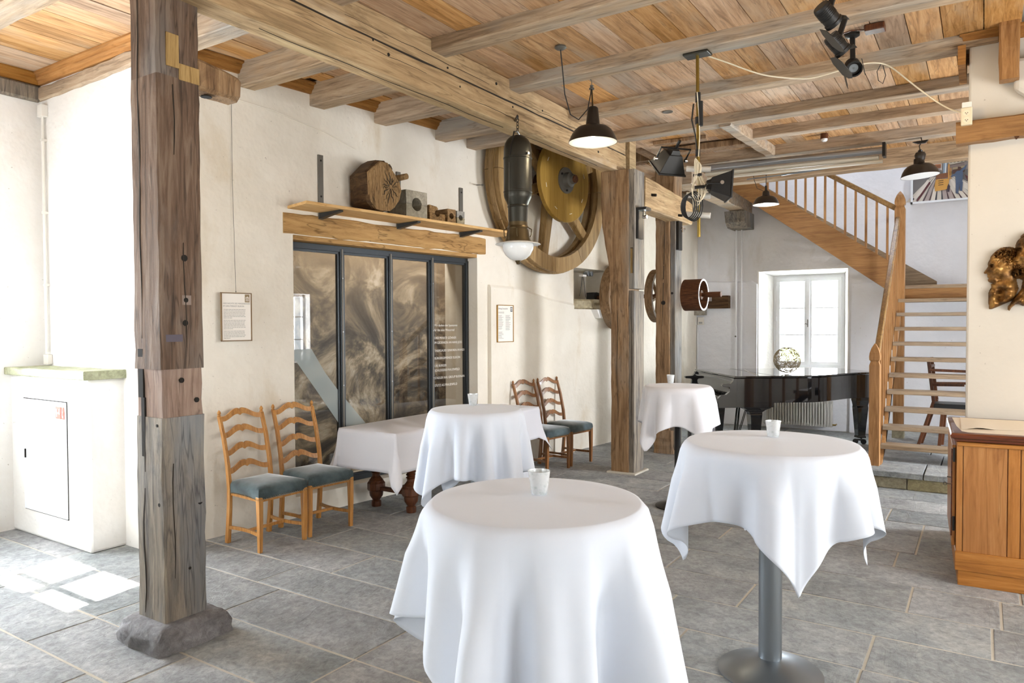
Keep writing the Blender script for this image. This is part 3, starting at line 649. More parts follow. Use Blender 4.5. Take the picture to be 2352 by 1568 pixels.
# second post with its bulging brace head
p2 = thing('timber_post', 'brown timber post carrying the end of the long girder', 'post', (-3.37, 7.52, 0))
m = MB(); B2 = (-3.48, -3.265, 7.37, 7.67)
prof = [(0.0, 0), (.9, 0), (1.85, 0), (2.2, .01), (2.45, .05), (2.62, .085), (2.8, .11), (3.0, .125), (3.36, .125)]
rings = []
for k in range(34):
    z = k/33*3.36; e = 0
    for (za, ea), (zb, eb) in zip(prof, prof[1:]):
        if za <= z <= zb: e = ea+(eb-ea)*(z-za)/(zb-za)
    j = lambda: random.uniform(-.004, .004); a, b, c, d = B2; a -= e; 
    q = [(a+.01, c), (b-.01, c), (b, c+.01), (b, d-.01), (b-.01, d), (a+.01, d), (a, d-.01), (a, c+.01)]
    dx, dy = j(), j(); rings.append([Vector((x+dx, y+dy, z)) for x, y in q])
m.ring_loft(rings); m.build('shaft', 'post_brown', p2)
m = MB(); m.box(-3.275, -3.20, 7.38, 7.66, 2.05, 3.36); m.build('side_plank', 'post_weathered', p2, bevel=.006)
m = MB(); m.box(-3.272, -3.205, 7.379, 7.66, .02, 2.03); m.build('side_plank', 'post_weathered', p2, bevel=.006)
m = MB(); m.box(-3.245, -3.215, 7.374, 7.40, 2.22, 2.5); m.build('mortise', 'crack', p2)
for xx in (-3.242, -3.228): m = MB(); m.box(xx, xx+.006, 7.370, 7.40, 2.22, 2.49); m.build('peg', 'block_yellow', p2)
m = MB(); m.box(-3.215, -3.17, 7.42, 7.56, 2.6, 2.94); m.build('steel_bracket', 'black_metal', p2); m = MB(); m.box(-3.17, -3.08, 7.42, 7.56, 2.91, 2.94); m.build('steel_bracket', 'black_metal', p2)
m = MB(); m.tube([(-3.13, 7.49, 2.84), (-3.13, 7.49, 2.92)], .016, 10); m.tube([(-3.15, 7.49, 2.84), (-3.10, 7.49, 2.84)], .02, 8); m.build('bolt', 'chrome', p2, True)
crackline(p2, [(-3.40+.006*math.sin(i), B2[2]-.001, .5+i*.14) for i in range(12)], .003, (0, -1, 0))
crackline(p2, [(-3.235+.003*math.sin(i*2), 7.378, .4+i*.16) for i in range(11)], .004, (0, -1, 0))
m = MB(); m.box(-3.52, -3.17, 7.33, 7.72, -.01, .02); m.build('footing', 'grout', p2, bevel=.01)
# third post
p3 = thing('timber_post', 'timber post behind the black stemmed bar table, near the line shaft', 'post', (-3.4, 8.9, 0))
m = MB(); m.beam((-3.43, 8.93, .03), (-3.43, 8.93, 3.0), .26, .19, 30, .004, .01, up=(1, 0, 0)); m.build('shaft', 'post_brown', p3)
m = MB(); m.box(-3.335, -3.27, 8.82, 9.06, .05, 3.0); m.build('side_plank', 'post_weathered', p3, bevel=.006)
m = MB(); m.beam((-3.40, 8.93, 2.98), (-3.40, 8.93, 3.72), .28, .26, 8, .006, .012, up=(1, 0, 0)); m.build('head', 'post_brown', p3)
m = MB(); m.beam((-3.42, 8.93, .0), (-3.42, 8.93, .30), .29, .26, 6, .008, .02, up=(1, 0, 0)); m.build('base_block', 'post_brown', p3)
m = MB(); m.box(-3.27, -3.235, 8.85, 8.98, 2.6, 2.97); m.build('steel_bracket', 'black_metal', p3)
m = MB(); m.tube([(-3.20, 8.9, 2.82), (-3.20, 8.9, 2.89)], .018, 10); m.tube([(-3.24, 8.9, 2.86), (-3.17, 8.9, 2.86)], .014, 8); m.build('bolt', 'chrome', p3, True)
disc_hole(p3, (-3.42, 8.80, 1.93), (0, -1, 0), .028, 'knot'); disc_hole(p3, (-3.31, 8.82, 2.05), (0, -1, 0), .016, 'knot')
crackline(p3, [(-3.40-.035*i/12, 8.799, 2.95-i*.12) for i in range(12)], .005, (0, -1, 0))
# girder over the posts
g1 = thing('girder', 'long heavy girder running over the posts from foreground to middle', 'beam', (-3.49, 3.5, 3.36))
m = MB(); m.beam((-3.49, -.6, 3.455), (-3.49, 7.60, 3.465), .18, .20, 30, .0025, .006); m.build('lower_timber', 'girder', g1)
m = MB(); m.beam((-3.49, -.6, 3.655), (-3.49, 7.60, 3.665), .174, .185, 30, .003, .006); m.build('upper_timber', 'girder', g1)
m = MB(); m.beam((-3.42, 7.62, 3.58), (-3.42, 7.80, 3.58), .12, .40, 3, .004, .01); m.build('end_block', 'girder', g1)
for (y, z) in ((3.15, 3.68), (3.7, 3.5), (3.55, 3.55), (4.35, 3.60), (4.5, 3.5), (5.0, 3.66), (5.25, 3.53), (5.75, 3.62), (6.5, 3.63), (6.9, 3.47)): disc_hole(g1, (-3.398, y, z), (1, 0, 0), random.choice((.008, .012)))
m = MB(); m.box(-3.56, -3.405, -.6, 7.58, 3.545, 3.575); m.build('seam', 'crack', g1)
for ya, yb, za in ((2.9, 4.1, 3.49), (4.3, 5.6, 3.44), (5.2, 6.8, 3.60), (3.3, 4.9, 3.63)):
    crackline(g1, [(-3.3995, ya+(yb-ya)*k/12, za+.003*math.sin(k*1.4)+.002*math.sin(k*2.9)) for k in range(13)], .0013, (1, 0, 0))
for ya, yb in ((2.7, 3.9), (3.6, 5.2), (5.4, 7.0)):
    crackline(g1, [(-3.47+.008*math.sin(k*.8+ya), ya+(yb-ya)*k/12, 3.354) for k in range(13)], .0016, (0, 0, -1))
# corbel blocks on top of the near post
m = MB(); m.beam((-3.56, 2.36, 3.66), (-3.44, 2.60, 3.66), .16, .13, 3, .003, .01); o = m.build('corbel', 'post_brown', p1)
m = MB(); m.beam((-3.50, 2.35, 3.56), (-3.50, 2.48, 3.56), .12, .08, 3, .003, .008); m.build('corbel', 'post_brown', p1)
m = MB(); m.beam((-3.60, 2.33, 3.02), (-3.60, 2.62, 3.00), .14, (.17, .14), 5, .004, .02); o = m.build('corbel', 'post_brown', p1)
disc_hole(p1, (-3.60, 2.45, 2.925), (0, 0, -1), .03)
# tie beam between posts, girder continuing to the far wall
m = MB(); m.beam((-3.29, 7.66, 3.15), (-3.31, 9.3, 3.10), .20, (.36, .28), 10, .003, .012)
tb = m.build('tie_beam', 'girder'); tag(tb, 'short thick tie beam spanning between the two far posts', 'beam')
for p in ((-3.185, 7.85, 3.14), (-3.20, 8.75, 3.02)):
    m = MB(); m.tube([(p[0]-.02, p[1], p[2]), (p[0]+.05, p[1], p[2]-.01)], .016, 8); m.build('peg', 'dark_hole', tb)
m = MB(); m.beam((-3.30, 9.2, 3.60), (-3.26, 12.05, 3.55), .22, .24, 16, .005, .012)
g2 = m.build('rear_girder', 'joist'); tag(g2, 'grey rear girder ending on a carved corbel at the far wall', 'beam')
m = MB(); m.prism([(0, 0), (.42, 0), (.42, .24), (0, .24)], -3.42, -3.12, 'x')
m.bm.free(); m = MB(); m.prism([(11.45, 3.43), (12.02, 3.43), (12.02, 3.18), (11.62, 3.18), (11.5, 3.26)], -3.44, -3.12, 'x')
m.build('corbel', 'post_weathered', g2, bevel=.008)
# joists
random.seed(5)
def joist(y, w, z, x0, x1, label, h=None, mat='joist', jit=.0022, seg=12):
    h = h or (ZC-z+.02); m = MB(); m.beam((x0, y, z+h/2), (x1, y, z+h/2), w, h, seg, jit, .006)
    return tag(m.build('ceiling_joist', mat), label, 'beam', 'ceiling joists')
# bay between wall and girder
bj = [(3.0, 'pale joist stub just behind the near post, between wall and girder'), (3.77, 'first free joist stub between left wall and girder, rounded end, nearest the near post'),
      (4.44, 'second joist stub from left wall to girder, notched on top'), (5.15, 'third joist stub from left wall to girder, over the log'),
      (5.95, 'fourth joist stub from left wall to girder, over the shelf end'), (6.42, 'fifth joist stub from left wall to girder, next to the big wheel')]
for y, lb in bj: joist(y, .155, 3.575, WO.x+.1153*(y-3.35)-.02, -3.5, lb, seg=6)
joist(2.10, .19, 3.61, -6.6, -3.72, 'weathered joist crossing the top left corner of the ceiling', mat='joist')
# bays right of the girder
for y, lb, x1 in ((3.2, 'nearest joist on the upper edge right of the girder', .6), (4.25, 'weathered joist meeting the girder above the log shelf', .6), (5.29, 'joist holding the lamp plate and the brass pole', .6),
                  (6.35, 'joist behind the pendant lamp hook, ending at the warm lit post', .075), (7.36, 'joist just before the trimmed opening, running to the pillar', -.05)):
    joist(y, .175, 3.67, -3.42, x1, lb)
joist(8.08, .14, 3.66, -2.14, -.05, 'short joist butting against the pale trimmer beam')
joist(8.95, .16, 3.64, -3.3, -.02, 'joist above the white roller screen')
m = MB(); m.beam((-2.19, 7.3, 3.70), (-2.12, 9.0, 3.70), .12, .12, 12, .004, .01)
tag(m.build('trimmer_beam', 'joist'), 'pale trimmer beam running lengthwise between two joists', 'beam')
m = MB(); m.beam((-4.0, 9.93, 3.68), (.3, 9.93, 3.68), .20, .26, 26, .004, .01)
tag(m.build('edge_beam', 'joist'), 'beam edging the stairwell opening above the roller screen', 'beam')
m = MB(); m.beam((-3.2, 8.3, 3.71), (-2.2, 8.35, 3.71), .16, .07, 8, .005, .006); m.beam((-3.2, 7.95, 3.74), (-2.6, 8.0, 3.74), .1, .04, 6, .003, .004)
tag(m.build('patch_board', 'post_brown'), 'dark patching boards left of the trimmer beam', 'board')
# timbers at the pillar on the right
random.seed(8)
m = MB(); m.beam((-.175, 6.25, 3.04), (1.2, 6.25, 3.05), .12, .15, 12, .004, .012)
tag(m.build('wall_timber', 'oak_x'), 'orange timber set across the white pillar above the bronze relief', 'beam')
m = MB(); m.beam((.14, 6.2, 3.36), (.14, 6.2, 4.1), .11, .12, 10, .004, .012, up=(1, 0, 0))
m.bm.verts.ensure_lookup_table(); tag(m.build('stub_post', 'oak'), 'upright timber post at the top right corner of the pillar', 'post')
m = MB(); prof = [(.0, 3.30), (.10, 3.22), (.2, 3.20), (.4, 3.2), (.4, 3.52), (.0, 3.52)]
m.prism([(.17+a*.9, z+.0) for a, z in prof], 6.22, 6.3, 'y'); struct(m.build('trim_8', 'plaster_warm', bevel=.03))
# ------------------------------------------------------------------ lintel, glazing
m = MB(); m.beam(WP(-.11, ws(4.085), 2.535), WP(-.11, ws(6.635), 2.535), .24, (.185, .19), 26, .004, .012)
lt = m.build('lintel', 'lintel'); tag(lt, 'orange-brown oak lintel over the dark glazed screen', 'beam')
gs = thing('glazed_screen', 'dark steel framed glazed screen with four tall panes under the lintel', 'glass screen', tuple(WP(-.16, ws(5.3), .18)))
def wbox(m, d0, d1, s0, s1, z0, z1): m.box(d0, d1, s0, s1, z0, z1, WMAT)
DG = -.17
lines = [ws(4.17), ws(4.79), ws(5.38), ws(5.95), ws(6.50)]
m = MB(); wbox(m, DG-.03, DG+.03, lines[0], lines[-1], 2.345, 2.40); m.build('head_rail', 'frame_metal', gs, bevel=.003)
m = MB(); wbox(m, DG-.03, DG+.03, lines[0], lines[-1], .18, .235); m.build('bottom_rail', 'frame_metal', gs, bevel=.003)
m = MB(); wbox(m, DG-.03, -.004, lines[0]-.0, lines[-1]+.0, 2.40, 2.455); m.build('head_lining', 'lintel', gs)
for k, s in enumerate(lines):
    for dd in (((-.019, .019),) if 0 < k < 4 else ((-.03, .03),)):
        m = MB(); wbox(m, DG-.035, DG+.035, s+dd[0], s+dd[1], .2, 2.37); mu = m.build('mullion', 'frame_metal', gs, bevel=.003)
        m = MB(); wbox(m, DG+.035, DG+.042, s-.009, s+.009, .2, 2.37); m.build('cover_strip', 'steel_dark', mu)
        for z in (.6, 1.1, 1.6, 2.1):
            m = MB(); m.tube([WP(DG+.041, s, z), WP(DG+.046, s, z)], .006, 8); m.build('screw', 'alu', mu)
for a, b in zip(lines, lines[1:]):
    m = MB(); frame = [(a+.02, a+.04, .22, 2.36), (b-.04, b-.02, .22, 2.36), (a+.02, b-.02, .225, .25), (a+.02, b-.02, 2.325, 2.35)]
    for q in frame: wbox(m, DG-.015, DG+.018, *q)
    pf = m.build('pane_frame', 'frame_metal', gs)
    m = MB(); wbox(m, DG-.004, DG+.004, a+.03, b-.03, .235, 2.34); m.build('glass_pane', 'pane_dark', pf)
# pale see-through band laid on the lower left panes
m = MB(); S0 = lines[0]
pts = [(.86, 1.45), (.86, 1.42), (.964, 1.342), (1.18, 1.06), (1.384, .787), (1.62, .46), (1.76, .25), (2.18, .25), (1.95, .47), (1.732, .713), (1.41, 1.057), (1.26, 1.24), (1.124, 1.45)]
m.ring_loft([[WP(DG+.0055, a, b) for a, b in pts], [WP(DG+.0065, a, b) for a, b in pts]]); fr = m.build('pale_band', 'translucent', gs)
txt = [('Wir danken den Sponsoren', 0), ('für das neue Wasserrad', 1), ('DREI PRIVATE GÖNNER', 2.7), ('IM GEDENKEN AN HANS JOSS', 3.7), ('THURGAUER SENIOREN-WANDERER', 5.4), ('BÜRGERGEMEINDE ISLIKON', 7.0), ('URS BURGER', 8.6), ('SCHLOSSEREI FRAUENFELD', 9.6), ('STADLER RAIL GROUP BUSSNANG', 11.2), ('STUTZ AG FRAUENFELD', 12.8)]
for body, ln in txt:
    z = 1.645-ln*.0505
    mw = Matrix.Translation(WP(DG+.006, lines[3]+.05, z)) @ Matrix(((0, 0, WN.x, 0), (0, 0, WN.y, 0), (0, 1, 0, 0), (0, 0, 0, 1)))
    mw = Matrix.Translation(WP(DG+.006, lines[3]+.05, z)) @ Matrix(((WU.x, 0, WN.x, 0), (WU.y, 0, WN.y, 0), (0, 1, 0, 0), (0, 0, 0, 1)))
    text_mesh(body, .036, 'lettering', 'vinyl', mw, gs, .0003, sx=.88)
# chamber behind the glass
m = MB(); wbox(m, -1.15, -1.1, ws(3.4), ws(9.5), -.1, 3.1); mu_ = m.build('painted_wall', 'mural'); tag(mu_, 'cloudy brown and grey painted wall behind the glazed screen', 'mural')
m = MB(); wbox(m, -1.7, -.5, ws(3.2), ws(3.4), -.1, 3.1); wbox(m, -1.7, -.5, ws(9.5), ws(9.6), -.1, 3.1); wbox(m, -1.7, -.5, ws(3.2), ws(9.6), 3.0, 3.1); wbox(m, -1.7, -.5, ws(3.2), ws(9.6), -.15, -.05)
struct(m.build('wall_chamber', 'post_brown'))
area('chamber_fill', tuple(WP(-.62, ws(6.3), 2.85)), tuple(WP(-1.1, ws(6.3), 1.0)), 3.4, .12, 48, (1, .94, .87))  # unseen strip light added so the painted wall shows through the glass
random.seed(4)
m = MB(); m.beam(WP(-.42, ws(6.70), .1), WP(-.42, ws(6.71), 2.6), .14, .14, 24, .012, .03, up=tuple(WN)); tag(m.build('stone_pillar', 'bearing_stone'), 'rough pale stone pillar behind the rightmost glass pane', 'pillar')
# ------------------------------------------------------------------ shelf with relics
sh = thing('wall_shelf', 'long pale board shelf on steel brackets above the lintel', 'shelf', tuple(WP(.15, ws(5.5), 2.65)))
m = MB(); s0, s1 = ws(4.08), ws(6.93)
m.ring_loft([[WP(.0, s0+.05, 2.655), WP(.345, s0, 2.655), WP(.345, s0, 2.68), WP(.0, s0+.05, 2.68)], [WP(.0, s1-.1, 2.655), WP(.345, s1, 2.655), WP(.345, s1, 2.68), WP(.0, s1-.1, 2.68)]]); m.build('shelf_board', 'shelf', sh, bevel=.003)
for y, zt_ in ((4.46, 3.165), (5.36, 3.16), (6.24, 3.13)):
    s = ws(y); m = MB(); wbox(m, .0, .016, s-.026, s+.026, 2.60, zt_); up_ = m.build('upright', 'steel_dark', sh, bevel=.002)
    up_['label'] = 'flat grey steel upright with bolt holes'
    for z in (zt_-.05, 2.80): m = MB(); m.tube([WP(.014, s, z), WP(.018, s, z)], .009, 8); m.build('bolt_hole', 'dark_hole', up_)
    m = MB(); m.ring_loft([[WP(.0, s-.025, 2.60), WP(.0, s+.025, 2.60), WP(.0, s+.025, 2.652), WP(.0, s-.025, 2.652)], [WP(.30, s-.02, 2.638), WP(.30, s+.02, 2.638), WP(.30, s+.02, 2.652), WP(.30, s-.02, 2.652)]]); m.build('bracket', 'frame_metal', sh)
# hewn log end
lg = thing('log_section', 'big dark hewn log section showing its cracked end grain on the shelf', 'log', tuple(WP(.15, ws(4.9), 2.68)))
random.seed(14)
poly = [(4.74, 2.76), (4.73, 3.02), (4.86, 3.15), (4.95, 3.155), (4.99, 3.12), (5.05, 3.06), (5.11, 2.99), (5.14, 2.92), (5.12, 2.82), (5.04, 2.74), (4.97, 2.70), (4.88, 2.682), (4.80, 2.70)]
def logring(d, sc, jt, dz=0, dy=0): return [WP(d+random.uniform(-jt, jt), ws(4.93+(y-4.93)*sc+random.uniform(-jt, jt)*.8+dy), 2.682+(z-2.682)*sc+random.uniform(0, jt)+dz) for y, z in poly]
m = MB(); m.ring_loft([logring(.03, 1.0, .004, 0, .03), logring(.15, 1.02, .004, 0, .01), logring(.28, 1.0, .010), logring(.315, .95, .016)]); m.build('trunk', 'log_bark', lg)
m = MB(); m.ring_loft([logring(.312, .955, .016), logring(.325, .91, .018), logring(.33, .6, .006, .08), logring(.325, .2, .004, .17)]); eg = m.build('end_grain', 'log_end', lg)
c0 = WP(.335, ws(4.98), 2.9)
for a in (.15, .5, 1.0, 1.25, 1.7, 2.1, 2.6, 3.0, 3.3, 3.75, 4.1, 4.5, 4.9, 5.6):
    L = random.uniform(.06, .2); pts = []
    for k in range(6):
        t = .02+k/5*L; aa = a+random.uniform(-.13, .13); pts.append(WP(.334, ws(4.985+math.cos(aa)*t*.8), 2.92+math.sin(aa)*t*.95))
    crackline(eg, pts, random.uniform(.0012, .0042), WN)
m = MB(); m.tube([WP(.2, ws(5.10), 3.02), WP(.38, ws(5.14), 3.035)], [.03, .027], 10); m.build('branch_stub', 'log_end', lg)
m = MB(); m.tube([WP(.12, ws(5.06), 3.10), WP(.2, ws(5.10), 3.14)], [.045, .03], 9); m.build('branch_stub', 'log_bark', lg)
# split bearings
def bearing(y0, y1, z1, r, label, mat, d0=.06, d1=.30, broken=False):
    z0 = 2.681; yc, zc = (y0+y1)/2, (z0+z1)/2; root = thing('split_bearing', label, 'bearing block', tuple(WP(.2, ws(yc), z0)), 'bearing blocks on the shelf')
    for half in (0, 1):
        za, zb = (z0, zc-.001) if half == 0 else (zc+.001, z1); N = 10; out = []
        sgn = -1 if half == 0 else 1
        arc = [(yc-math.cos(PI*k/N)*r, zc+sgn*math.sin(PI*k/N)*r) for k in range(N+1)]
        pl = [(y0, zc+sgn*.001), *arc, (y1, zc+sgn*.001), (y1, zb if half else za), (y0, zb if half else za)]
        if broken and half: pl = [(y0, zc+.001), *arc[:6], (yc+r*.4, zc+r*1.35), (yc-.01, z1-.01), (y0, z1)]
        j = [random.uniform(-.003, .003) for _ in pl]
        m = MB(); m.ring_loft([[WP(d0, ws(y)+q, z) for (y, z), q in zip(pl, j)], [WP(d1, ws(y)+q, z) for (y, z), q in zip(pl, j)]]); m.build('half_block', mat, root, bevel=.004)
random.seed(2)
bearing(5.20, 5.47, 2.935, .062, 'large pale stone bearing block with a big round hole beside the log', 'bearing_stone')
bearing(5.50, 5.71, 2.83, .032, 'broken bearing block with a jagged hole, next to the large pale one', 'bearing_wood', broken=True)
bearing(5.745, 5.86, 2.82, .030, 'small brown bearing block in the middle of the small ones', 'bearing_wood')
bearing(5.88, 5.99, 2.815, .028, 'small pale bearing block with a round hole, nearest the right upright', 'bearing_stone')
m = MB(); m.ring_loft([[WP(.1, ws(6.35), 2.681), WP(.16, ws(6.35), 2.681), WP(.16, ws(6.35), 2.70), WP(.1, ws(6.35), 2.70)], [WP(.1, ws(6.75), 2.681), WP(.16, ws(6.75), 2.681), WP(.16, ws(6.75), 2.684), WP(.1, ws(6.75), 2.684)]])
tag(m.build('wooden_wedge', 'log_bark'), 'flat dark wedge lying at the right end of the shelf', 'wedge')
m = MB(); m.tube([WP(0, ws(6.50), 3.20), WP(.14, ws(6.44), 3.175)], .006, 6); m.tube([WP(.14, ws(6.44), 3.165), WP(.14, ws(6.44), 3.185)], .012, 6); tag(m.build('wall_nail', 'steel_dark'), 'long iron nail sticking out of the wall near the wheel', 'nail')
# ------------------------------------------------------------------ notices and wall wires
def notice(label, s0, s1, z0, z1, fm, lm, two, title):
    root = thing('framed_notice', label, 'notice', tuple(WP(.01, (s0+s1)/2, z0)))
    fw = .008; m = MB()
    for q in ((s0, s1, z0, z0+fw), (s0, s1, z1-fw, z1), (s0, s0+fw, z0, z1), (s1-fw, s1, z0, z1)): wbox(m, .046, .062, *q)
    m.build('frame', fm, root)
    m = MB(); wbox(m, .048, .056, s0+fw*.6, s1-fw*.6, z0+fw*.6, z1-fw*.6); pp = m.build('sheet', 'paper', root)
    W_, H_ = s1-s0, z1-z0
    m = MB(); wbox(m, .056, .0575, s1-.055 if two else s1-.058, s1-.018, z1-.075, z1-.012 if not two else z1-.022); lo = m.build('logo', lm, pp)
    m = MB()
    for k in range(3): wbox(m, .0575, .0582, s1-.052+k*.011, s1-.045+k*.011, z1-.045, z1-.035+(.006 if k == 1 else 0))
    for k in range(2): wbox(m, .0575, .0582, s1-.052, s1-.022, z1-.055-k*.009, z1-.051-k*.009)
    m.build('logo_mark', 'paper', lo)
    mw = lambda a, z: Matrix.Translation(WP(.0565, a, z)) @ Matrix(((WU.x, 0, WN.x, 0), (WU.y, 0, WN.y, 0), (0, 1, 0, 0), (0, 0, 0, 1)))
    m = MB()
    if two:
        text_mesh(title, .026, 'lettering', 'ink_dark', mw(s0+.018, z1-.05), pp, .0002, sx=.8)
        for k in range(2): wbox(m, .0565, .057, s0+.02, s0+.12, z1-.083-k*.012, z1-.079-k*.012)
        for k in range(26):
            if k not in (16, 17): wbox(m, .0565, .057, s0+.02, s0+.02+random.uniform(.05, .09), z1-.12-k*.0105, z1-.1165-k*.0105)
            if k < 17: wbox(m, .0565, .057, s0+.145, s0+.145+random.uniform(.06, .09), z1-.12-k*.0105, z1-.1165-k*.0105)
    else:
        for i, t in enumerate(title): text_mesh(t, .0175, 'lettering', 'ink', mw(s0+.018, z1-.092-i*.021), pp, .0002, sx=.88)
        z = z1-.135
        for para in (7, 7, 6):
            for k in range(para):
                e = s0+.022+(.185 if k < para-1 else random.uniform(.04, .1)); a = s0+.022
                while a < e-.008:
                    w = random.uniform(.008, .028); wbox(m, .0565, .057, a, min(a+w, e), z, z+.0032); a += w+.003
                z -= .0112
            z -= .007
    t = m.build('text_lines', 'ink', pp); return root
random.seed(1)
n1 = notice('white framed information sheet hanging by a wire left of the glazed screen', ws(3.495), ws(3.755), 1.54, 1.925, 'brown_frame', 'logo_brown', False, ['GESCHICHTE DES WASSERRADES', 'IM GREUTERHOF ISLIKON'])
notice('narrow gold framed donor list between glazed screen and far chairs', ws(6.77), ws(7.055), 1.46, 1.885, 'gold_frame', 'logo_blue', True, 'Stiftung Greuterhof')
m = MB(); m.tube([WP(.05, ws(3.625), 1.925), WP(.02, ws(3.625), 2.8), WP(.012, ws(3.63), 3.46)], .0022, 5); m.tube([WP(.012, ws(3.63), 3.46), WP(.012, ws(3.60), 3.60), WP(.012, ws(3.57), 3.50)], .002, 5); m.lathe([(0, 0), (.006, .005), (0, .01)], tuple(WP(.05, ws(3.625), 1.93)), n=8)
tag(m.build('hanging_wire', 'steel_dark'), 'thin wire from the crown moulding down to the framed sheet', 'wire')
m = MB(); m.tube([WP(.012, ws(3.58), 3.47), WP(.014, ws(4.0), 3.45), WP(.014, ws(4.5), 3.38), WP(.01, ws(4.85), 3.29)], .005, 6); tag(m.build('wall_cable', 'plaster_old'), 'painted cable sagging along the wall under the joists', 'cable')
# ================================================================== MACHINERY
random.seed(31)
AX, AY, AZ = -4.40, 7.62, 3.37
wh = thing('drive_wheel', 'large wooden drive wheel with round yellow disc below the girder', 'wheel', (AX, AY, AZ))
def arc_ring(m, c, r0, r1, x0, x1, n=48, a0=0, a1=2*PI):
    cx, cy, cz = c; rings = []
    full = abs(a1-a0-2*PI) < 1e-6
    for k in range(n if full else n+1):
        a = a0+(a1-a0)*k/n; u, v = math.cos(a), math.sin(a)
        rings.append([Vector((cx+x, cy+u*r, cz+v*r)) for x, r in ((x0, r0), (x1, r0), (x1, r1), (x0, r1))])
    V = [[m.bm.verts.new(p) for p in r] for r in rings]; N = len(V)
    for i in range(N if full else N-1):
        a, b = V[i], V[(i+1) % N]
        for k in range(4): j = (k+1) % 4; m.bm.faces.new((a[k], a[j], b[j], b[k]))
    if not full: m.bm.faces.new(V[0][::-1]); m.bm.faces.new(V[-1])
    return m
for (a, b, r0, r1, c_) in ((-.10, -.03, .90, 1.08, 0), (-.03, .03, .94, 1.10, 1), (.03, .10, .90, 1.08, 0)):
    for k in range(6):
        m = MB(); off = PI/6 if c_ else 0
        arc_ring(m, (AX, AY, AZ), r0, r1, a, b, 10, k*PI/3+off, (k+1)*PI/3+off-.004); m.build('rim_segment', 'wheel_wood', wh, bevel=.003)
for k in range(6):
    a = k*PI/3+.35; u, v = math.cos(a), math.sin(a)
    m = MB(); m.beam((AX, AY+u*.08, AZ+v*.08), (AX, AY+u*.93, AZ+v*.93), .11, (.13, .09), 6, .001, .008, up=(1, 0, 0)); m.build('spoke', 'wheel_wood', wh)
m = MB(); m.lathe([(.05, -.16), (.14, -.16), (.14, .16), (.05, .16)], (AX, AY, AZ), 'x', 24); m.build('hub', 'rust', wh, True)
m = MB(); m.lathe([(.05, .17), (.49, .17), (.495, .175), (.495, .225), (.49, .23), (.05, .23)], (AX, AY, AZ), 'x', 64); dk = m.build('disc', 'disc_yellow', wh, True, angle=30); dk['label'] = 'round golden yellow disc'
for k in range(8):
    a0 = k*PI/4+.2; m = MB(); arc_ring(m, (AX, AY, AZ), .395, .400, .229, .232, 4, a0, a0+.13); m.build('slot', 'ivory', dk)
m = MB(); m.lathe([(.0, .23), (.155, .23), (.155, .245), (.09, .25), (.085, .31), (.055, .32), (.055, .36), (0, .36)], (AX, AY, AZ), 'x', 28); m.build('flange', 'steel_dark', wh, True, angle=30)
for k in range(3):
    a = k*2*PI/3+.5; m = MB(); m.tube([(AX+.244, AY+.12*math.cos(a), AZ+.12*math.sin(a)), (AX+.26, AY+.12*math.cos(a), AZ+.12*math.sin(a))], .014, 6); m.build('bolt', 'black_metal', wh)
m = MB(); m.tube([(AX-.22, AY, AZ), (AX+.38, AY, AZ)], .045, 16); m.build('axle', 'rust', wh, True)
wh.rotation_euler = (0, 0, -math.atan2(WU.x, WU.y))
# line shaft
SY, SZ = 9.20, 2.035
ls = thing('line_shaft', 'rusty line shaft with three belt pulleys running behind the posts', 'shaft', (-3.7, SY, SZ))
m = MB(); m.tube([(-4.62, SY, SZ), (-2.99, SY, SZ)], .026, 14); m.tube([(-3.0, SY, SZ), (-2.80, SY, SZ)], .036, 14); m.build('shaft', 'rust', ls, True, angle=30)
def pulley(x0, x1, r, t, ns, mat, lab=None, rimmat=None):
    c = (0, SY, SZ); m = MB(); arc_ring(m, c, r-t, r, x0, x1, 48); o = m.build('pulley_rim', mat, ls, True, angle=30)
    if lab: o['label'] = lab
    if rimmat: m = MB(); arc_ring(m, c, r-t*.95, r-t*.05, x1-.001, x1+.006, 48); m.build('rim_edge', rimmat, o)
    xc = (x0+x1)/2; m = MB(); m.lathe([(.026, x0+.02), (.06, x0+.02), (.06, x1-.02), (.026, x1-.02)], c, 'x', 16); m.build('hub', 'rust', ls, True)
    for k in range(ns):
        a = k*2*PI/ns+.3; u, v = math.cos(a), math.sin(a); m = MB()
        m.beam((xc, SY+u*.05, SZ+v*.05), (xc, SY+u*(r-t*.6), SZ+v*(r-t*.6)), (x1-x0)*.35, (.05, .035), 3, .001, .004, up=(1, 0, 0)); m.build('spoke', mat, o)
pulley(-4.30, -4.16, .45, .05, 6, 'pulley_wood', 'tall wooden pulley half hidden by the brown post')
pulley(-3.70, -3.60, .355, .045, 6, 'pulley_wood')
pulley(-3.27, -3.03, .205, .024, 4, 'rust', 'small wide rusty pulley with a bright rim', 'white_paint')
m = MB(); m.box(-4.68, -4.56, SY-.09, SY+.09, SZ-.05, SZ+.07); m.lathe([(.03, -4.69), (.075, -4.69), (.075, -4.55), (.03, -4.55)], (0, SY, SZ), 'x', 16); m.build('bearing', 'black_metal', ls, bevel=.008)
m = MB(); m.beam((-4.85, SY-.25, 1.91), (-4.38, SY-.25, 1.91), .36, .10, 5, .006, .012); m.bm.free()
m = MB(); m.beam((-4.72, 8.42, 1.925), (-4.40, 9.32, 1.925), .30, .15, 8, .008, .02); tag(m.build('bearing_timber', 'bearing_stone'), 'weathered grey sill block under the shaft bearing in the wall niche', 'block')
m = MB(); m.prism([(8.75, 1.86), (9.25, 1.86), (9.2, 1.74), (8.85, 1.74)], -4.52, -4.33, 'x'); struct(m.build('trim_9', 'plaster', bevel=.01))
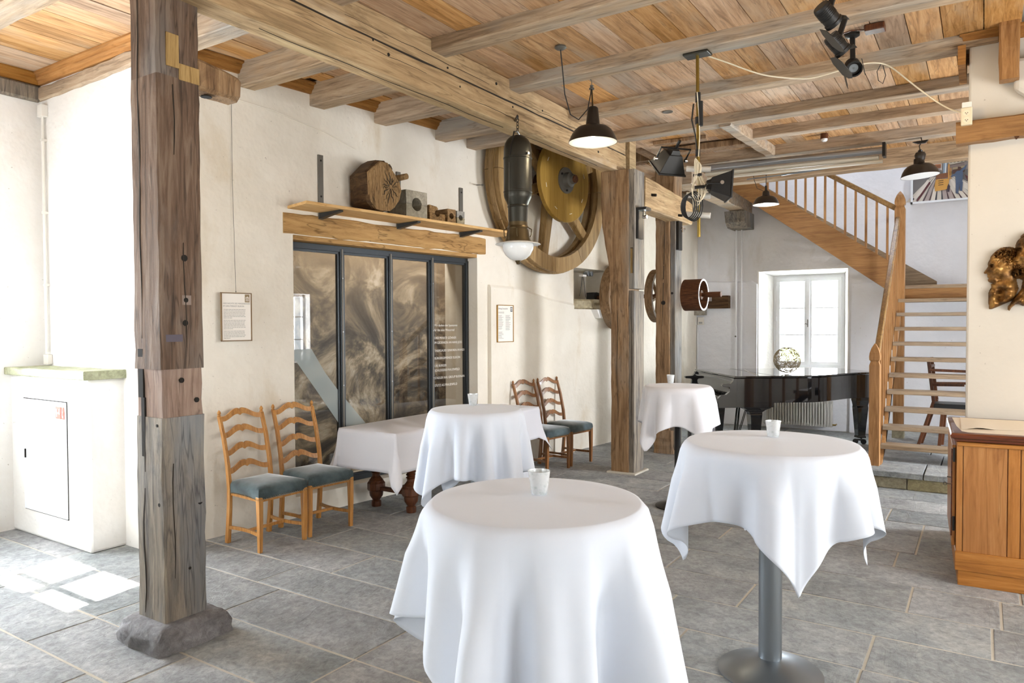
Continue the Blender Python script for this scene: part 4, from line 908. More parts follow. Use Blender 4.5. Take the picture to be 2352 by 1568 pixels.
m = MB(); m.box(-4.07, -3.88, 11.86, 12.02, 1.80, 2.08); tag(m.build('wall_block', 'bearing_stone', bevel=.01), 'pale timber block in the far wall, left of the small rusty pulley', 'block')
m = MB(); m.prism([(-3.83, 1.91), (-3.485, 1.91), (-3.485, 2.12), (-3.76, 2.12), (-3.76, 2.03), (-3.83, 2.03)], 11.84, 11.99, 'y'); tag(m.build('wall_block', 'log_bark', bevel=.006), 'dark stepped timber block in the far wall under the shaft end', 'block')
el = thing('emergency_light', 'small twin-head spotlight on the wall above the shaft bearing', 'light', (-4.45, 8.5, 2.30))
m = MB(); m.box(-4.44, -4.38, 8.44, 8.54, 2.285, 2.31); m.build('base', 'white_plastic', el, bevel=.003)
for y in (8.58, 8.68): m = MB(); m.lathe([(.02, -4.44), (.032, -4.42), (.034, -4.37), (.02, -4.365)], (0, y, 2.33), 'x', 14); m.build('spot_head', 'steel', el, True)
m = MB(); m.tube([(-4.41, 8.47, 2.29), (-4.42, 8.46, 2.15), (-4.45, 8.47, 2.03)], .003, 5); m.tube([(-4.41, 8.50, 2.29), (-4.43, 8.58, 2.15), (-4.47, 8.68, 2.02)], .003, 5); m.build('cable', 'cable_black', el)

# ================================================================== CHAIRS
def make_chair(label, mat):
    t = thing('ladder_back_chair', label, 'chair', (0, 0, 0), 'ladder-back chairs along the left wall')
    W2 = .185
    for s in (-1, 1):
        pts = [(-.215, .0), (-.20, .12), (-.185, .28), (-.18, .42), (-.20, .60), (-.245, .80), (-.30, .965)]
        rings = []
        for k, (x, z) in enumerate(pts):
            w = .019-.004*(k/6); y = s*(W2+.004*(k/6)); rings.append([Vector((x-w, y-w*.8, z)), Vector((x+w, y-w*.8, z)), Vector((x+w, y+w*.8, z)), Vector((x-w, y+w*.8, z))])
        lg_ = MB().ring_loft(rings).build('rear_leg', mat, t, True, bevel=.003, world=False, angle=30)
        m = MB(); m.lathe([(.009, 0), (.014, .004), (.014, .009), (.009, .013), (.015, .024), (.012, .036), (.002, .05)], (-.302, s*(W2+.004), .963), n=12); m.build('finial', mat, lg_, True, world=False)
        pts = [(.205, .0), (.208, .2), (.205, .41)]; rings = []
        for k, (x, z) in enumerate(pts):
            w = .014+.006*k/2; y = s*(.20+.0*k); rings.append([Vector((x-w, y-w, z)), Vector((x+w, y-w, z)), Vector((x+w, y+w, z)), Vector((x-w, y+w, z))])
        MB().ring_loft(rings).build('front_leg', mat, t, bevel=.003, world=False)
        m = MB(); N = 8; rings = []
        for k in range(N+1):
            f = k/N; x = -.20+.40*f; y = s*(.19+.008*f)-s*.028*math.sin(PI*f); z = .125; rings.append([Vector((x, y-.008, z-.012)), Vector((x, y+.008, z-.012)), Vector((x, y+.008, z+.012)), Vector((x, y-.008, z+.012))])
        m.ring_loft(rings).build('side_stretcher', mat, t, world=False)
    m = MB(); m.box(.0, .022, -.165, .165, .115, .137); m.build('cross_stretcher', mat, t, bevel=.003, world=False)
    m = MB(); m.box(-.185, .215, -.205, .205, .372, .392); m.bm.verts.ensure_lookup_table()
    for v in m.bm.verts:
        if v.co.x < 0: v.co.y *= .9
    m.build('seat_rail', mat, t, world=False)
    # upholstered seat
    m = MB(); rings = []
    def ringz(sc, z, N=10, bow=0):
        P4 = [(-.205, -.188), (.222, -.218), (.222, .218), (-.205, .188)]; out = []; c = (.01, 0)
        for i in range(4):
            a, b = P4[i], P4[(i+1) % 4]
            for k in range(N):
                f = k/N; x, y = a[0]+(b[0]-a[0])*f, a[1]+(b[1]-a[1])*f
                if i == 1: x += .012*math.sin(PI*f)
                out.append(Vector((c[0]+(x-c[0])*sc, c[1]+(y-c[1])*sc, z+bow*math.sin(PI*f))))
        return out
    for sc, z, bw in ((.985, .386, .012), (1.0, .395, .012), (1.01, .43, .004), (.99, .458, 0), (.93, .474, 0), (.75, .488, 0), (.45, .497, 0), (.12, .50, 0)): rings.append(ringz(sc, z, 10, bw))
    st_ = m.ring_loft(rings).build('seat', 'velvet', t, True, world=False, angle=60)
    m = MB()
    for i, (a, b) in enumerate((((-.205, -.19), (.224, -.22)), ((.224, -.22), (.224, .22)), ((.224, .22), (-.205, .19)))):
        N = 24
        for k in range(N):
            f = (k+.5)/N; x, y = a[0]+(b[0]-a[0])*f, a[1]+(b[1]-a[1])*f; z = .390+.012*math.sin(PI*f)
            if i == 1: x += .012*math.sin(PI*f)
            r = .0055; cx = [Vector((x+r, y, z)), Vector((x, y+r, z)), Vector((x-r, y, z)), Vector((x, y-r, z))]
            V = [m.bm.verts.new(p) for p in cx]; tp = m.bm.verts.new((x, y, z+r)); bt = m.bm.verts.new((x, y, z-r))
            for q in range(4): m.bm.faces.new((V[q], V[(q+1) % 4], tp)); m.bm.faces.new((V[(q+1) % 4], V[q], bt))
    nl = m.build('nail_trim', 'brass_nail', st_, world=False); nl['kind'] = 'stuff'
    # wavy ladder slats
    for zc in (.575, .71, .845, .972):
        lean = -.185-(zc-.45)*.215
        top, bot = [], []
        N = 28
        for k in range(N+1):
            u = -1+2*k/N; a = abs(u); y = u*(W2-.006)
            hump = .052*(0.5+0.5*math.cos(PI*min(1, max(0, (a-.10)/.80)))) if a > .10 else .052
            notch = -.012*math.exp(-(a/.055)**2)
            zt_ = zc-.032+hump+notch+.022+.0; zb_ = zc-.032+hump*.93-.020+(-.011*math.exp(-(a/.06)**2))+.004*a
            top.append((y, zt_)); bot.append((y, zb_))
        m = MB(); V = []
        for (yt, zt_), (yb, zb_) in zip(top, bot):
            bow = -.018*(1-(yt/W2)**2)
            xx = lambda z: lean-(z-zc)*.215+bow
            V.append([Vector((xx(zb_)-.007, yb, zb_)), Vector((xx(zb_)+.007, yb, zb_)), Vector((xx(zt_)+.007, yt, zt_)), Vector((xx(zt_)-.007, yt, zt_))])
        m.ring_loft(V).build('ladder_slat', mat, t, world=False)
    return t
c1 = make_chair('honey-coloured ladder-back chair with grey velvet seat, closest to the near post', 'chair_wood'); c1.location = (-4.615, 3.60, 0); c1.rotation_euler = (0, 0, R(-2))
c2 = copy_tree(c1); c2.location = (-4.60, 4.08, 0); c2.rotation_euler = (0, 0, R(-6)); c2['label'] = 'ladder-back chair with grey velvet seat between the nearest chair and the long table'
c3 = make_chair('darker ladder-back chair standing against the right end of the long table', 'chair_wood_dark'); c3.location = (-4.23, 7.16, 0); c3.rotation_euler = (0, 0, R(-8))
c4 = copy_tree(c3); c4.location = (-4.19, 7.65, 0); c4.rotation_euler = (0, 0, R(-8)); c4['label'] = 'darker ladder-back chair farthest along the left wall, near the brown post'
# ================================================================== LONG TABLE
tb = thing('long_table', 'dark walnut table with turned legs under a white cloth by the glazed screen', 'table', (-4.42, 5.7, 0))
m = MB(); m.box(-4.75, -4.12, 4.53, 6.85, .715, .75); m.build('tabletop', 'walnut', tb, bevel=.005)
m = MB(); m.box(-4.70, -4.17, 4.60, 6.78, .63, .715); m.build('apron', 'walnut', tb)
LP = [(.0, 0), (.042, 0), (.045, .01), (.045, .05), (.032, .058), (.040, .07), (.060, .10), (.064, .13), (.062, .15), (.064, .20), (.066, .24), (.050, .26), (.035, .28), (.036, .30), (.045, .31), (.034, .322), (.045, .336), (.034, .35), (.046, .364), (.035, .378), (.046, .392), (.035, .406), (.046, .42), (.035, .434), (.046, .448), (.035, .462), (.046, .476), (.040, .50), (.05, .53), (.05, .63), (0, .63)]
for x in (-4.66, -4.24):
    for y in (4.86, 6.5):
        m = MB(); m.lathe(LP, (x, y, 0), n=20); lgq = m.build('turned_leg', 'walnut', tb, True, angle=35)
        m = MB(); m.lathe([(.0, .145), (.075, .145), (.082, .16), (.082, .215), (.06, .245), (0, .245)], (x, y, 0), n=8); m.build('leg_block', 'walnut', lgq, bevel=.004)
for y in (4.86, 6.5): m = MB(); m.beam((-4.66, y, .17), (-4.24, y, .17), .05, .035, 3, 0, .004); m.build('stretcher', 'walnut', tb)
m = MB(); m.beam((-4.45, 4.86, .17), (-4.45, 6.5, .17), .05, .035, 3, 0, .004); m.build('stretcher', 'walnut', tb)
def rect_cloth(x0, x1, y0, y1, z, L, name, label, mat, grp=None):
    m = MB(); bm = m.bm; rc = .02
    # perimeter in order with corner flares
    per = []
    def add(x, y, nx, ny, l, fl): per.append((x, y, nx, ny, l, fl))
    N = 26; 
    sides = [((x0, y0), (x1, y0), (0, -1)), ((x1, y0), (x1, y1), (1, 0)), ((x1, y1), (x0, y1), (0, 1)), ((x0, y1), (x0, y0), (-1, 0))]
    for si, (a, b, nn) in enumerate(sides):
        ln = math.hypot(b[0]-a[0], b[1]-a[1]); n = max(8, int(ln/.05))
        for k in range(n):
            f = k/n; d = min(f, 1-f)*ln
            w = .012*math.sin(f*ln*9+si)*min(1, d/.15)
            add(a[0]+(b[0]-a[0])*f, a[1]+(b[1]-a[1])*f, nn[0], nn[1], L, w)
        # corner fan: the spare cloth hangs as a pointed fold
        nx2, ny2 = sides[(si+1) % 4][2]
        for t in (.12, .3, .5, .7, .88):
            dx, dy = nn[0]*(1-t)+nx2*t, nn[1]*(1-t)+ny2*t; q = math.hypot(dx, dy); spike = 1-abs(t-.5)*2
            add(b[0], b[1], dx/q, dy/q, L*(1+.44*spike), .035+.10*spike)
    rings = []; T = 12
    for k in range(T+1):
        t = k/T; ring = []
        for (x, y, nx, ny, l, w) in per:
            drop = l*t; out = .006+min(drop, .02)*.5+w*t*t*.9+.02*t*min(1, t*1.5)
            ring.append(Vector((x+nx*out, y+ny*out, z+.002-drop*(1-.0*t))))
        rings.append(ring)
    V = [[bm.verts.new(p) for p in r] for r in rings]; n = len(V[0])
    for a, b in zip(V, V[1:]):
        for i in range(n): j = (i+1) % n; bm.faces.new((a[i], a[j], b[j], b[i]))
    bm.faces.new(V[0])
    o = m.build(name, mat, None, True, angle=70)
    s = o.modifiers.new('s', 'SOLIDIFY'); s.thickness = .0015; s.offset = 1
    return tag(o, label, 'tablecloth', grp)
rect_cloth(-4.765, -4.105, 4.515, 6.83, .752, .335, 'tablecloth', 'white cloth draped over the long walnut table', 'cloth_pink')
# ================================================================== BAR TABLES
def bar_table(x, y, r, label, mat, stem_r, base_r, style):
    t = thing('bar_table', label, 'bar table', (x, y, 0), 'round bar tables')
    m = MB(); m.lathe([(0, 1.06), (r-.01, 1.06), (r, 1.068), (r, 1.088), (r-.01, 1.095), (0, 1.095)], (x, y, 0), n=48); m.build('tabletop', 'white_plastic', t, True, angle=40)
    m = MB(); m.lathe([(0, .03), (stem_r, .03), (stem_r, 1.06), (0, 1.06)], (x, y, 0), n=28); m.build('stem', mat, t, True, angle=40)
    if style: pr_ = [(0, 0), (base_r, 0), (base_r, .008), (base_r*.96, .016), (base_r*.6, .045), (stem_r*1.1, .075), (0, .075)]
    else: pr_ = [(0, 0), (base_r, 0), (base_r, .012), (base_r*.8, .028), (base_r*.35, .05), (stem_r*1.6, .1), (stem_r, .18), (0, .18)]
    m = MB(); m.lathe(pr_, (x, y, 0), n=56); m.build('base', mat, t, True, angle=50)
    return t
def round_cloth(x, y, r, s, rot, label, mat='cloth', seed=0, off=(0, 0), z=1.102, amp=1.0, kf=9, flare=.10):
    rnd = random.Random(seed); m = MB(); bm = m.bm; N = 288; T = 26
    ph = [rnd.uniform(0, 2*PI) for _ in range(4)]
    V = []; lin = []
    # top disc
    tops = [bm.verts.new((x, y, z))]
    for rr in (.3, .6, .85, .97):
        lin.append([bm.verts.new((x+r*rr*math.cos(a*2*PI/N), y+r*rr*math.sin(a*2*PI/N), z+.0006*math.sin(3*a*2*PI/N+ph[0]))) for a in range(N)])
    rows = []
    for k in range(T+1):
        t = k/T; row = []
        for i in range(N):
            th = i*2*PI/N; q = th-rot; c = max(abs(math.cos(q)), abs(math.sin(q))); edge = min((s+nx_*off[0]+ny_*off[1])/max(1e-6, nx_*math.cos(th)+ny_*math.sin(th)) for nx_, ny_ in ((math.cos(rot+k_*PI/2), math.sin(rot+k_*PI/2)) for k_ in range(4)) if nx_*math.cos(th)+ny_*math.sin(th) > .05)
            L = min(edge-r, 1.5*s-r) ; cornerness = (1/c-1)/.4142
            # folds: deeper near the corners where the spare cloth gathers
            spare = .35+.65*cornerness
            f = .55*math.sin(kf*th+ph[0]+.9*math.sin(2*th+ph[1]))+.3*math.sin((kf+5)*th+ph[2])+.25*math.sin(4*q+PI)*1.0
            f2 = math.copysign(abs(f)**.7, f)
            tt = t**1.15
            rad = r+.010+ .012*min(1, t*8)+tt*L*flare*(.5+.9*cornerness)+ f2*.05*amp*min(1, t*2.2)*(.35+tt)*(.7+.6*spare)
            # corner points swing sideways a little
            th2 = th+.10*cornerness*tt*math.sin(ph[3]+q*4)*.5
            dz = L*t*(1-.035*cornerness)
            if t*L < .018: rad = r-.004+.016*math.sin(min(1, t*L/.018)*PI/2)
            row.append(bm.verts.new((x+rad*math.cos(th2), y+rad*math.sin(th2), z-.001-dz)))
        rows.append(row)
    allr = lin+rows
    for i in range(N): bm.faces.new((tops[0], lin[0][i], lin[0][(i+1) % N]))
    for a, b in zip(allr, allr[1:]):
        for i in range(N): j = (i+1) % N; bm.faces.new((a[i], b[i], b[j], a[j]))
    o = m.build('tablecloth', mat, None, True, angle=180)
    sd = o.modifiers.new('s', 'SOLIDIFY'); sd.thickness = .0018; sd.offset = 1
    return tag(o, label, 'tablecloth', 'white cloths on the bar tables')
CA = R(33.06)   # camera heading: angles below are measured from the viewer's right-hand direction
bar_table(-1.196, 1.974, .335, 'nearest round bar table, hidden by its long white cloth', 'steel', .038, .24, True)
round_cloth(-1.196, 1.974, .34, .80, CA+R(-170), 'white cloth on the nearest bar table in the foreground, cut by the bottom edge', seed=5, kf=11, amp=1.5, flare=.15, off=(.11*math.cos(CA+R(10)), .11*math.sin(CA+R(10))))
bar_table(-.835, 3.53, .385, 'round bar table with a thick brushed steel stem and disc base, right foreground', 'steel', .053, .24, True)
round_cloth(-.835, 3.53, .39, .70, CA+R(-139), 'white cloth with hanging points over the steel stemmed bar table', seed=2, kf=8, amp=1.3)
bar_table(-2.83, 3.90, .295, 'round bar table between the long table and the foreground table', 'steel', .038, .22, True)
round_cloth(-2.83, 3.90, .30, .70, CA+R(-105), 'white cloth on the bar table that stands before the long table', seed=9, kf=11, amp=1.1)
bar_table(-2.31, 6.30, .285, 'round bar table with thin black stem and base beside the brown post', 'black_metal', .028, .20, False)
round_cloth(-2.31, 6.30, .29, .62, CA+R(-105), 'white cloth on the black stemmed bar table, farthest back', 'cloth_pink', seed=14, kf=8, amp=.8)
def cup(x, y, label, first=None):
    if first: c = copy_tree(first); c.location = (x, y, 1.104); c['label'] = label; return c
    t = thing('votive_cup', label, 'candle holder', (x, y, 1.104), 'votive cups on the bar tables')
    m = MB(); m.lathe([(0, 0), (.024, 0), (.027, .004), (.0365, .074), (.0375, .078), (.0355, .078), (.026, .014), (0, .012)], (0, 0, 0), n=28); m.build('glass', 'cup', t, True, world=False, angle=35)
    m = MB(); m.lathe([(0, .014), (.021, .014), (.023, .03), (0, .031)], (0, 0, 0), n=20); ca = m.build('candle', 'white_paint', t, True, world=False, angle=35)
    m = MB(); m.tube([(0, 0, .031), (.001, 0, .042)], .001, 5); m.build('wick', 'crack', ca, world=False)
    return t
k1 = cup(-1.226, 2.045, 'mottled glass votive cup on the nearest bar table')
cup(-.865, 3.70, 'frosted votive cup on the steel stemmed bar table', k1); cup(-2.97, 4.06, 'small votive cup on the bar table before the long table', k1); cup(-2.46, 6.52, 'small votive cup on the farthest bar table, by the posts', k1)
# ================================================================== PIANO
pa = R(38); PO = Vector((-2.60, 9.15, 0)); PU = Vector((math.cos(pa), math.sin(pa), 0)); PV = Vector((-math.sin(pa), math.cos(pa), 0))
PM = Matrix(((PU.x, PV.x, 0, PO.x), (PU.y, PV.y, 0, PO.y), (0, 0, 1, 0), (0, 0, 0, 1)))
pn = thing('grand_piano', 'glossy black grand piano with closed lid under the far window', 'piano', tuple(PO+PU*.8+PV*.6))
def curve_side(n=20):
    out = []
    for k in range(n+1):
        a = .95*k/n; out.append((a, 0.0))
    for k in range(1, n+1):
        f = k/n; a = .95+f*1.0; b = .44*(f*f*(3-2*f)); out.append((a, b))
    for k in range(1, 13):
        t = -PI/2+k/12*PI*.5; out.append((1.95+.22*math.cos(t), .72+.28*math.sin(t)))
    out += [(2.17, 1.1), (2.12, 1.32), (2.0, 1.42), (1.8, 1.47), (.0, 1.48)]
    return out
def pprism(pts, z0, z1, name, mat, inset=0, parent=pn, bev=.004):
    c = Vector((1.0, .74)); q = []
    for a, b in pts:
        d = Vector((a, b))-c; l = d.length; q.append(c+d*(1-inset/l))
    m = MB(); m.ring_loft([[PM @ Vector((p.x, p.y, z0)) for p in q], [PM @ Vector((p.x, p.y, z1)) for p in q]]); return m.build(name, mat, parent, bevel=bev)
CS = curve_side()
pprism([p for p in CS], .655, .968, 'case', 'piano_black', .0)
ld = pprism(CS, .974, .998, 'lid', 'piano_black', -.012, bev=.006)
m = MB(); m.ring_loft([[PM @ Vector((.52+q, b, .9985)) for q, b in ((-.0015, -.0), (.0015, -.0), (.0015, 1.48), (-.0015, 1.48))], [PM @ Vector((.52+q, b, .9995)) for q, b in ((-.0015, 0), (.0015, 0), (.0015, 1.48), (-.0015, 1.48))]]); m.build('lid_joint', 'crack', ld)
arm = [(.02, .60), (-.22, .60), (-.225, .72), (-.19, .755), (-.12, .765), (-.075, .80), (-.07, .84), (-.085, .862), (-.16, .868), (-.175, .885), (-.16, .90), (-.06, .905), (-.03, .935), (-.02, .968), (.02, .968)]
for b0, b1 in ((-.004, .05), (1.43, 1.484)):
    m = MB(); m.ring_loft([[PM @ Vector((a, b0, z)) for a, z in arm], [PM @ Vector((a, b1, z)) for a, z in arm]]); m.build('cheek', 'piano_black', pn, bevel=.003)
m = MB(); m.box(-.22, .5, .0, 1.48, .60, .665, PM); m.build('key_bed', 'piano_black', pn, bevel=.004)
m = MB(); m.box(-.03, .0, .05, 1.43, .76, .93, PM); m.build('fallboard', 'piano_black', pn, bevel=.004)
m = MB(); m.box(-.19, -.04, .12, 1.36, .70, .722, PM); kb = m.build('keyboard', 'ivory', pn)
for k in range(36):
    b = .14+k*.0338
    if k % 7 in (2, 6): continue
    m = MB(); m.box(-.13, -.04, b, b+.012, .722, .732, PM); m.build('black_key', 'keys_dark', kb)
m = MB(); m.box(-.215, -.19, .05, 1.43, .66, .735, PM); m.build('key_slip', 'piano_black', pn, bevel=.003)
for a, b in ((.30, .12), (.30, 1.36), (2.04, .66)):
    m = MB(); rings = []
    for z, w in (((.61, .19), (.585, .17), (.56, .12)) if a < 1 else ((.66, .10), (.60, .10), (.585, .095)))+((.53, .085), (.50, .078), (.12, .052), (.10, .058), (.085, .06)):
        rings.append([PM @ Vector((a+u*w, b+v*w*(.6 if z > .5 else .9), z)) for u, v in ((-1, -1), (1, -1), (1, 1), (-1, 1))])
    lg3 = m.ring_loft(rings).build('leg', 'piano_black', pn, bevel=.006)
    m = MB(); c3_ = PM @ Vector((a, b, 0))
    for q in (-1, 1): m.lathe([(0, -.012), (.034, -.012), (.038, 0), (.034, .012), (0, .012)], (c3_.x+q*.05, c3_.y-.05, .038), 'y', 16)
    m.tube([(c3_.x-.05, c3_.y-.05, .06), (c3_.x+.05, c3_.y-.05, .06), (c3_.x, c3_.y, .085)], .012, 8); m.build('caster', 'black_metal', lg3, True, angle=40)
m = MB()
for b in (.70, .78): m.tube([PM @ Vector((.35, b, .60)), PM @ Vector((.30, b, .14))], .013, 8)
m.build('lyre_post', 'piano_black', pn, True)
m = MB(); m.box(.24, .36, .62, .86, .10, .15, PM); ly = m.build('pedal_box', 'piano_black', pn, bevel=.004)
for b in (.68, .74, .80): m = MB(); m.box(.16, .26, b-.01, b+.01, .085, .095, PM); m.build('pedal', 'brass', ly)
m = MB(); m.tube([PM @ Vector((.48, .70, .62)), PM @ Vector((.34, .72, .13))], .006, 6); m.tube([PM @ Vector((.50, .78, .62)), PM @ Vector((.34, .76, .13))], .006, 6); m.build('brace_rod', 'black_metal', pn)
bn = thing('piano_bench', 'black padded piano bench beside the keyboard end', 'bench', tuple(PM @ Vector((-.62, .60, 0))))
m = MB(); m.box(-.80, -.45, .30, 1.0, .47, .545, PM); m.build('seat', 'black_leather', bn, bevel=.015)
m = MB(); m.box(-.79, -.46, .31, .99, .40, .47, PM); m.build('apron', 'black_metal', bn)
for a in (-.77, -.48):
    for b in (.33, .97): m = MB(); m.box(a-.02, a+.02, b-.02, b+.02, 0, .40, PM); m.build('leg', 'black_metal', bn)
# woven ball
random.seed(77)
bc = Vector((-2.16, 9.98, .9995+.178)); ball = thing('woven_ball', 'round decorative ball woven of thin pale twigs on the piano lid', 'ornament', (bc.x, bc.y, .9995))
m = MB()
for k in range(150):
    n = Vector([random.gauss(0, 1) for _ in range(3)]).normalized(); u = n.orthogonal().normalized(); v = n.cross(u); off = random.uniform(-.5, .5); rr = .172*math.sqrt(1-off*off); a0 = random.uniform(0, 2*PI); ln = random.uniform(1.0, 2.4)
    rs = random.uniform(.95, 1.0)
    m.tube([bc+(n*off*.172+(u*math.cos(a0+ln*q/7)+v*math.sin(a0+ln*q/7))*rr)*rs for q in range(8)], .0026, 4)
tw = m.build('twigs', 'twig', ball); tw['kind'] = 'stuff'
m = MB(); m.tube([PM @ Vector((.62, 1.2, 1.002)), PM @ Vector((.5, .8, 1.002)), PM @ Vector((.35, .1, 1.002))], .003, 5); tag(m.build('lid_cord', 'white_plastic'), 'thin pale cord lying across the piano lid left of the ball', 'cord')
# radiator
ra = thing('radiator', 'white ribbed radiator under the far window behind the piano', 'radiator', (-2.38, 11.86, .08))
for k in range(24):
    x = -2.85+k*.0405; m = MB()
    for y in (11.80, 11.90): m.tube([(x, y, .11), (x, y, .44)], .0155, 8)
    m.box(x-.017, x+.017, 11.79, 11.91, .08, .125); m.box(x-.017, x+.017, 11.79, 11.91, .425, .47); m.build('column', 'radiator', ra, True, angle=50)
m = MB(); m.tube([(-1.90, 11.86, .11), (-1.86, 11.86, .11), (-1.86, 11.95, .11)], .012, 8); m.build('valve', 'brass', ra, True)
m = MB(); m.tube([(-2.87, 11.86, .40), (-2.93, 11.86, .40), (-2.93, 11.86, .10), (-2.93, 11.97, .05)], .012, 8); m.build('pipe', 'white_paint', ra, True)
# pipes and switches on the far wall
ph = thing('wall_pipes', 'pair of white painted pipes running up the far wall left of the window', 'pipe', (-3.35, 11.93, .9))
for dx, r in ((0, .016), (.085, .012)):
    m = MB(); m.tube([(-3.38+dx, 11.92, 3.4), (-3.38+dx, 11.92, .95), (-3.36+dx, 11.92, .87), (-3.25+dx, 11.92, .84), (-2.98, 11.93, .84)] if dx == 0 else [(-3.38+dx, 11.92, 3.4), (-3.38+dx, 11.92, .62)], r, 8); m.build('pipe', 'white_paint', ph, True)
m = MB(); m.tube([(-3.385, 11.90, 1.45), (-3.385, 11.93, 1.45)], .014, 8); m.build('clamp', 'steel_dark', ph)
sw = thing('switch_pair', 'two white switch boxes side by side under the shaft on the far wall', 'switch', (-4.03, 11.95, 1.65))
for x in (-4.145, -4.025):
    m = MB(); m.box(x, x+.10, 11.925, 11.97, 1.64, 1.77); s1_ = m.build('switch_box', 'white_plastic', sw, bevel=.006); m = MB(); m.box(x+.02, x+.08, 11.92, 11.93, 1.66, 1.69); m.build('rocker', 'alu', s1_)
m = MB(); m.tube([(-4.035, 11.95, 1.64), (-4.035, 11.95, .4)], .008, 6); m.build('conduit', 'white_paint', sw)
# ================================================================== STAIRCASE
st = thing('staircase', 'oak staircase with open treads, newel posts and slatted balustrade', 'staircase', (-.4, 9.5, .17))
RS, GO, YN, NT = .18, .205, 8.68, 11
XL, XR = -.915, .12
for i in range(NT-1):
    z = .17+(i+1)*RS; y = YN+i*GO; m = MB(); m.box(XL, XR, y, y+.25, z-.045, z); m.build('tread', 'oak_grey', st, bevel=.004)
zl = .17+NT*RS; yl = YN+(NT-1)*GO
m = MB(); m.box(XL, XR, yl, 11.98, zl-.045, zl); m.build('landing', 'oak_grey', st, bevel=.004)
m = MB(); m.box(XL, XR, yl+.02, yl+.055, zl-.20, zl-.045); m.build('landing_fascia', 'oak_x', st)
def newel(x, y, w, z0, z1, name='newel_post'):
    m = MB(); h = w/2; rings = []
    for z, k in ((z0, 1), (z1-.235, 1), (z1-.225, .97), (z1-.195, .78), (z1-.185, .78), (z1-.175, .98), (z1-.14, 1.03), (z1-.10, .93), (z1-.05, .62), (z1-.015, .25), (z1, .05)):
        rings.append([Vector((x+u*h*k, y+v*h*k, z)) for u, v in ((-1, -1), (1, -1), (1, 1), (-1, 1))])
    return m.ring_loft(rings).build(name, 'oak', st, bevel=.004)
newel(-.94, 8.42, .10, .17, 1.45)
newel(-.905, 10.60, .12, .32, 3.36)
m = MB(); m.box(-.975, -.835, 10.53, 10.67, .165, .33); m.build('post_base', 'step_stone', st, bevel=.006)
# sawtooth stringer on the open side
pts = [(8.46, .17)]
for i in range(NT-1):
    z = .17+(i+1)*RS; y = YN+i*GO+.03; pts += [(y, z-.10), (y, z-.046), (y+GO-.0, z-.046)]
pts += [(yl+.02, zl-.05), (yl+.02, zl-.32), (8.60, .17)]
m = MB(); m.prism(pts, XL-.005, XL+.035, 'x'); m.build('stringer', 'oak', st)
m = MB(); m.prism(pts, XR, XR+.04, 'x'); m.build('stringer', 'oak', st)
def slope_bar(p0, p1, w, h, name, mat): m = MB(); m.beam(p0, p1, w, h, 4, 0, .008); return m.build(name, mat, st)
slope_bar((-.93, 8.44, 1.30), (-.925, 10.56, 3.00), .055, .07, 'handrail', 'rail')
for i in range(NT-1):
    y = YN+i*GO+.07; z = .17+(i+1)*RS; zr = 1.30+(y-8.44)*(1.70/2.12)-.03
    m = MB(); m.box(-.945, -.915, y-.014, y+.014, z-.1, zr); m.build('baluster', 'oak', st)
# second flight along the far wall
up = lambda x: 2.115+(-1.082-x)*.745
tp = lambda x: 2.474+(-1.038-x)*.711
XA, XB = -.965, -3.35
m = MB(); m.prism([(XA, up(XA)), (XA, tp(XA)), (XB, tp(XB)), (XB, up(XB))], 10.575, 10.62, 'y'); so = m.build('stringer', 'oak_x', st, bevel=.003); so['label'] = 'broad oak stringer of the upper flight'
m = MB(); m.prism([(-.55, zl-.02), (-.55, zl+.10), (-.85, zl+.30), (XB, tp(XB)), (XB, up(XB)), (-1.0, up(-1.0))], 11.93, 11.975, 'y'); m.build('stringer', 'oak_grey', st)
k = 0; x = -1.05
rt = lambda x: 3.163+(-.984-x)*.655
while x > -2.7:
    m = MB(); m.box(x-.014, x+.014, 10.585, 10.61, tp(x)-.01, rt(x)-.02); m.build('baluster', 'oak', st); x -= .1265
slope_bar((-.96, 10.60, rt(-.96)), (-3.3, 10.60, rt(-3.3)), .06, .065, 'handrail', 'rail')
for i in range(10):
    xx = XA-.02-i*.245; z = zl+(i+1)*.18
    m = MB(); m.box(xx-.27, xx, 10.62, 11.93, z-.04, z); m.build('tread', 'oak_grey', st)
# ------------------------------------------------------------------ folded chairs under the stairs
fc = thing('wooden_armchair', 'dark wooden chair with black seat standing under the stairs', 'chair', (-.05, 10.1, .17))
def bar(m, a, b, w): m.beam(a, b, w, w, 2, 0, .003)
for dy, dx in ((0, 0), (.30, .02)):
    m = MB(); bar(m, (-.52+dx, 9.95+dy, .17), (-.36+dx, 9.95+dy, .72), .035); bar(m, (-.36+dx, 9.95+dy, .72), (-.42+dx, 9.95+dy, 1.24), .035); m.build('rear_leg', 'walnut', fc)
    m = MB(); bar(m, (-.30+dx, 9.95+dy, .17), (-.26+dx, 9.95+dy, .70), .035); bar(m, (.0+dx, 9.95+dy, .17), (-.02+dx, 9.95+dy, .62), .035); m.build('front_leg', 'walnut', fc)
    m = MB(); bar(m, (-.40+dx, 9.95+dy, .92), (-.05+dx, 9.95+dy, .93), .03); bar(m, (-.45+dx, 9.95+dy, .36), (.0+dx, 9.95+dy, .36), .02); m.build('arm_rail', 'walnut', fc)
m = MB(); m.box(-.36, .04, 9.93, 10.28, .62, .70); m.build('seat', 'black_leather', fc, bevel=.01)
for z in (1.14, 1.02): m = MB(); bar(m, (-.40, 9.94, z), (-.38, 10.28, z), .03); m.build('back_slat', 'walnut', fc)
m = MB(); bar(m, (-.40, 9.92, 1.10), (.1, 9.92, 1.09), .03); m.build('back_slat', 'walnut', fc)
fc.location.x -= .12
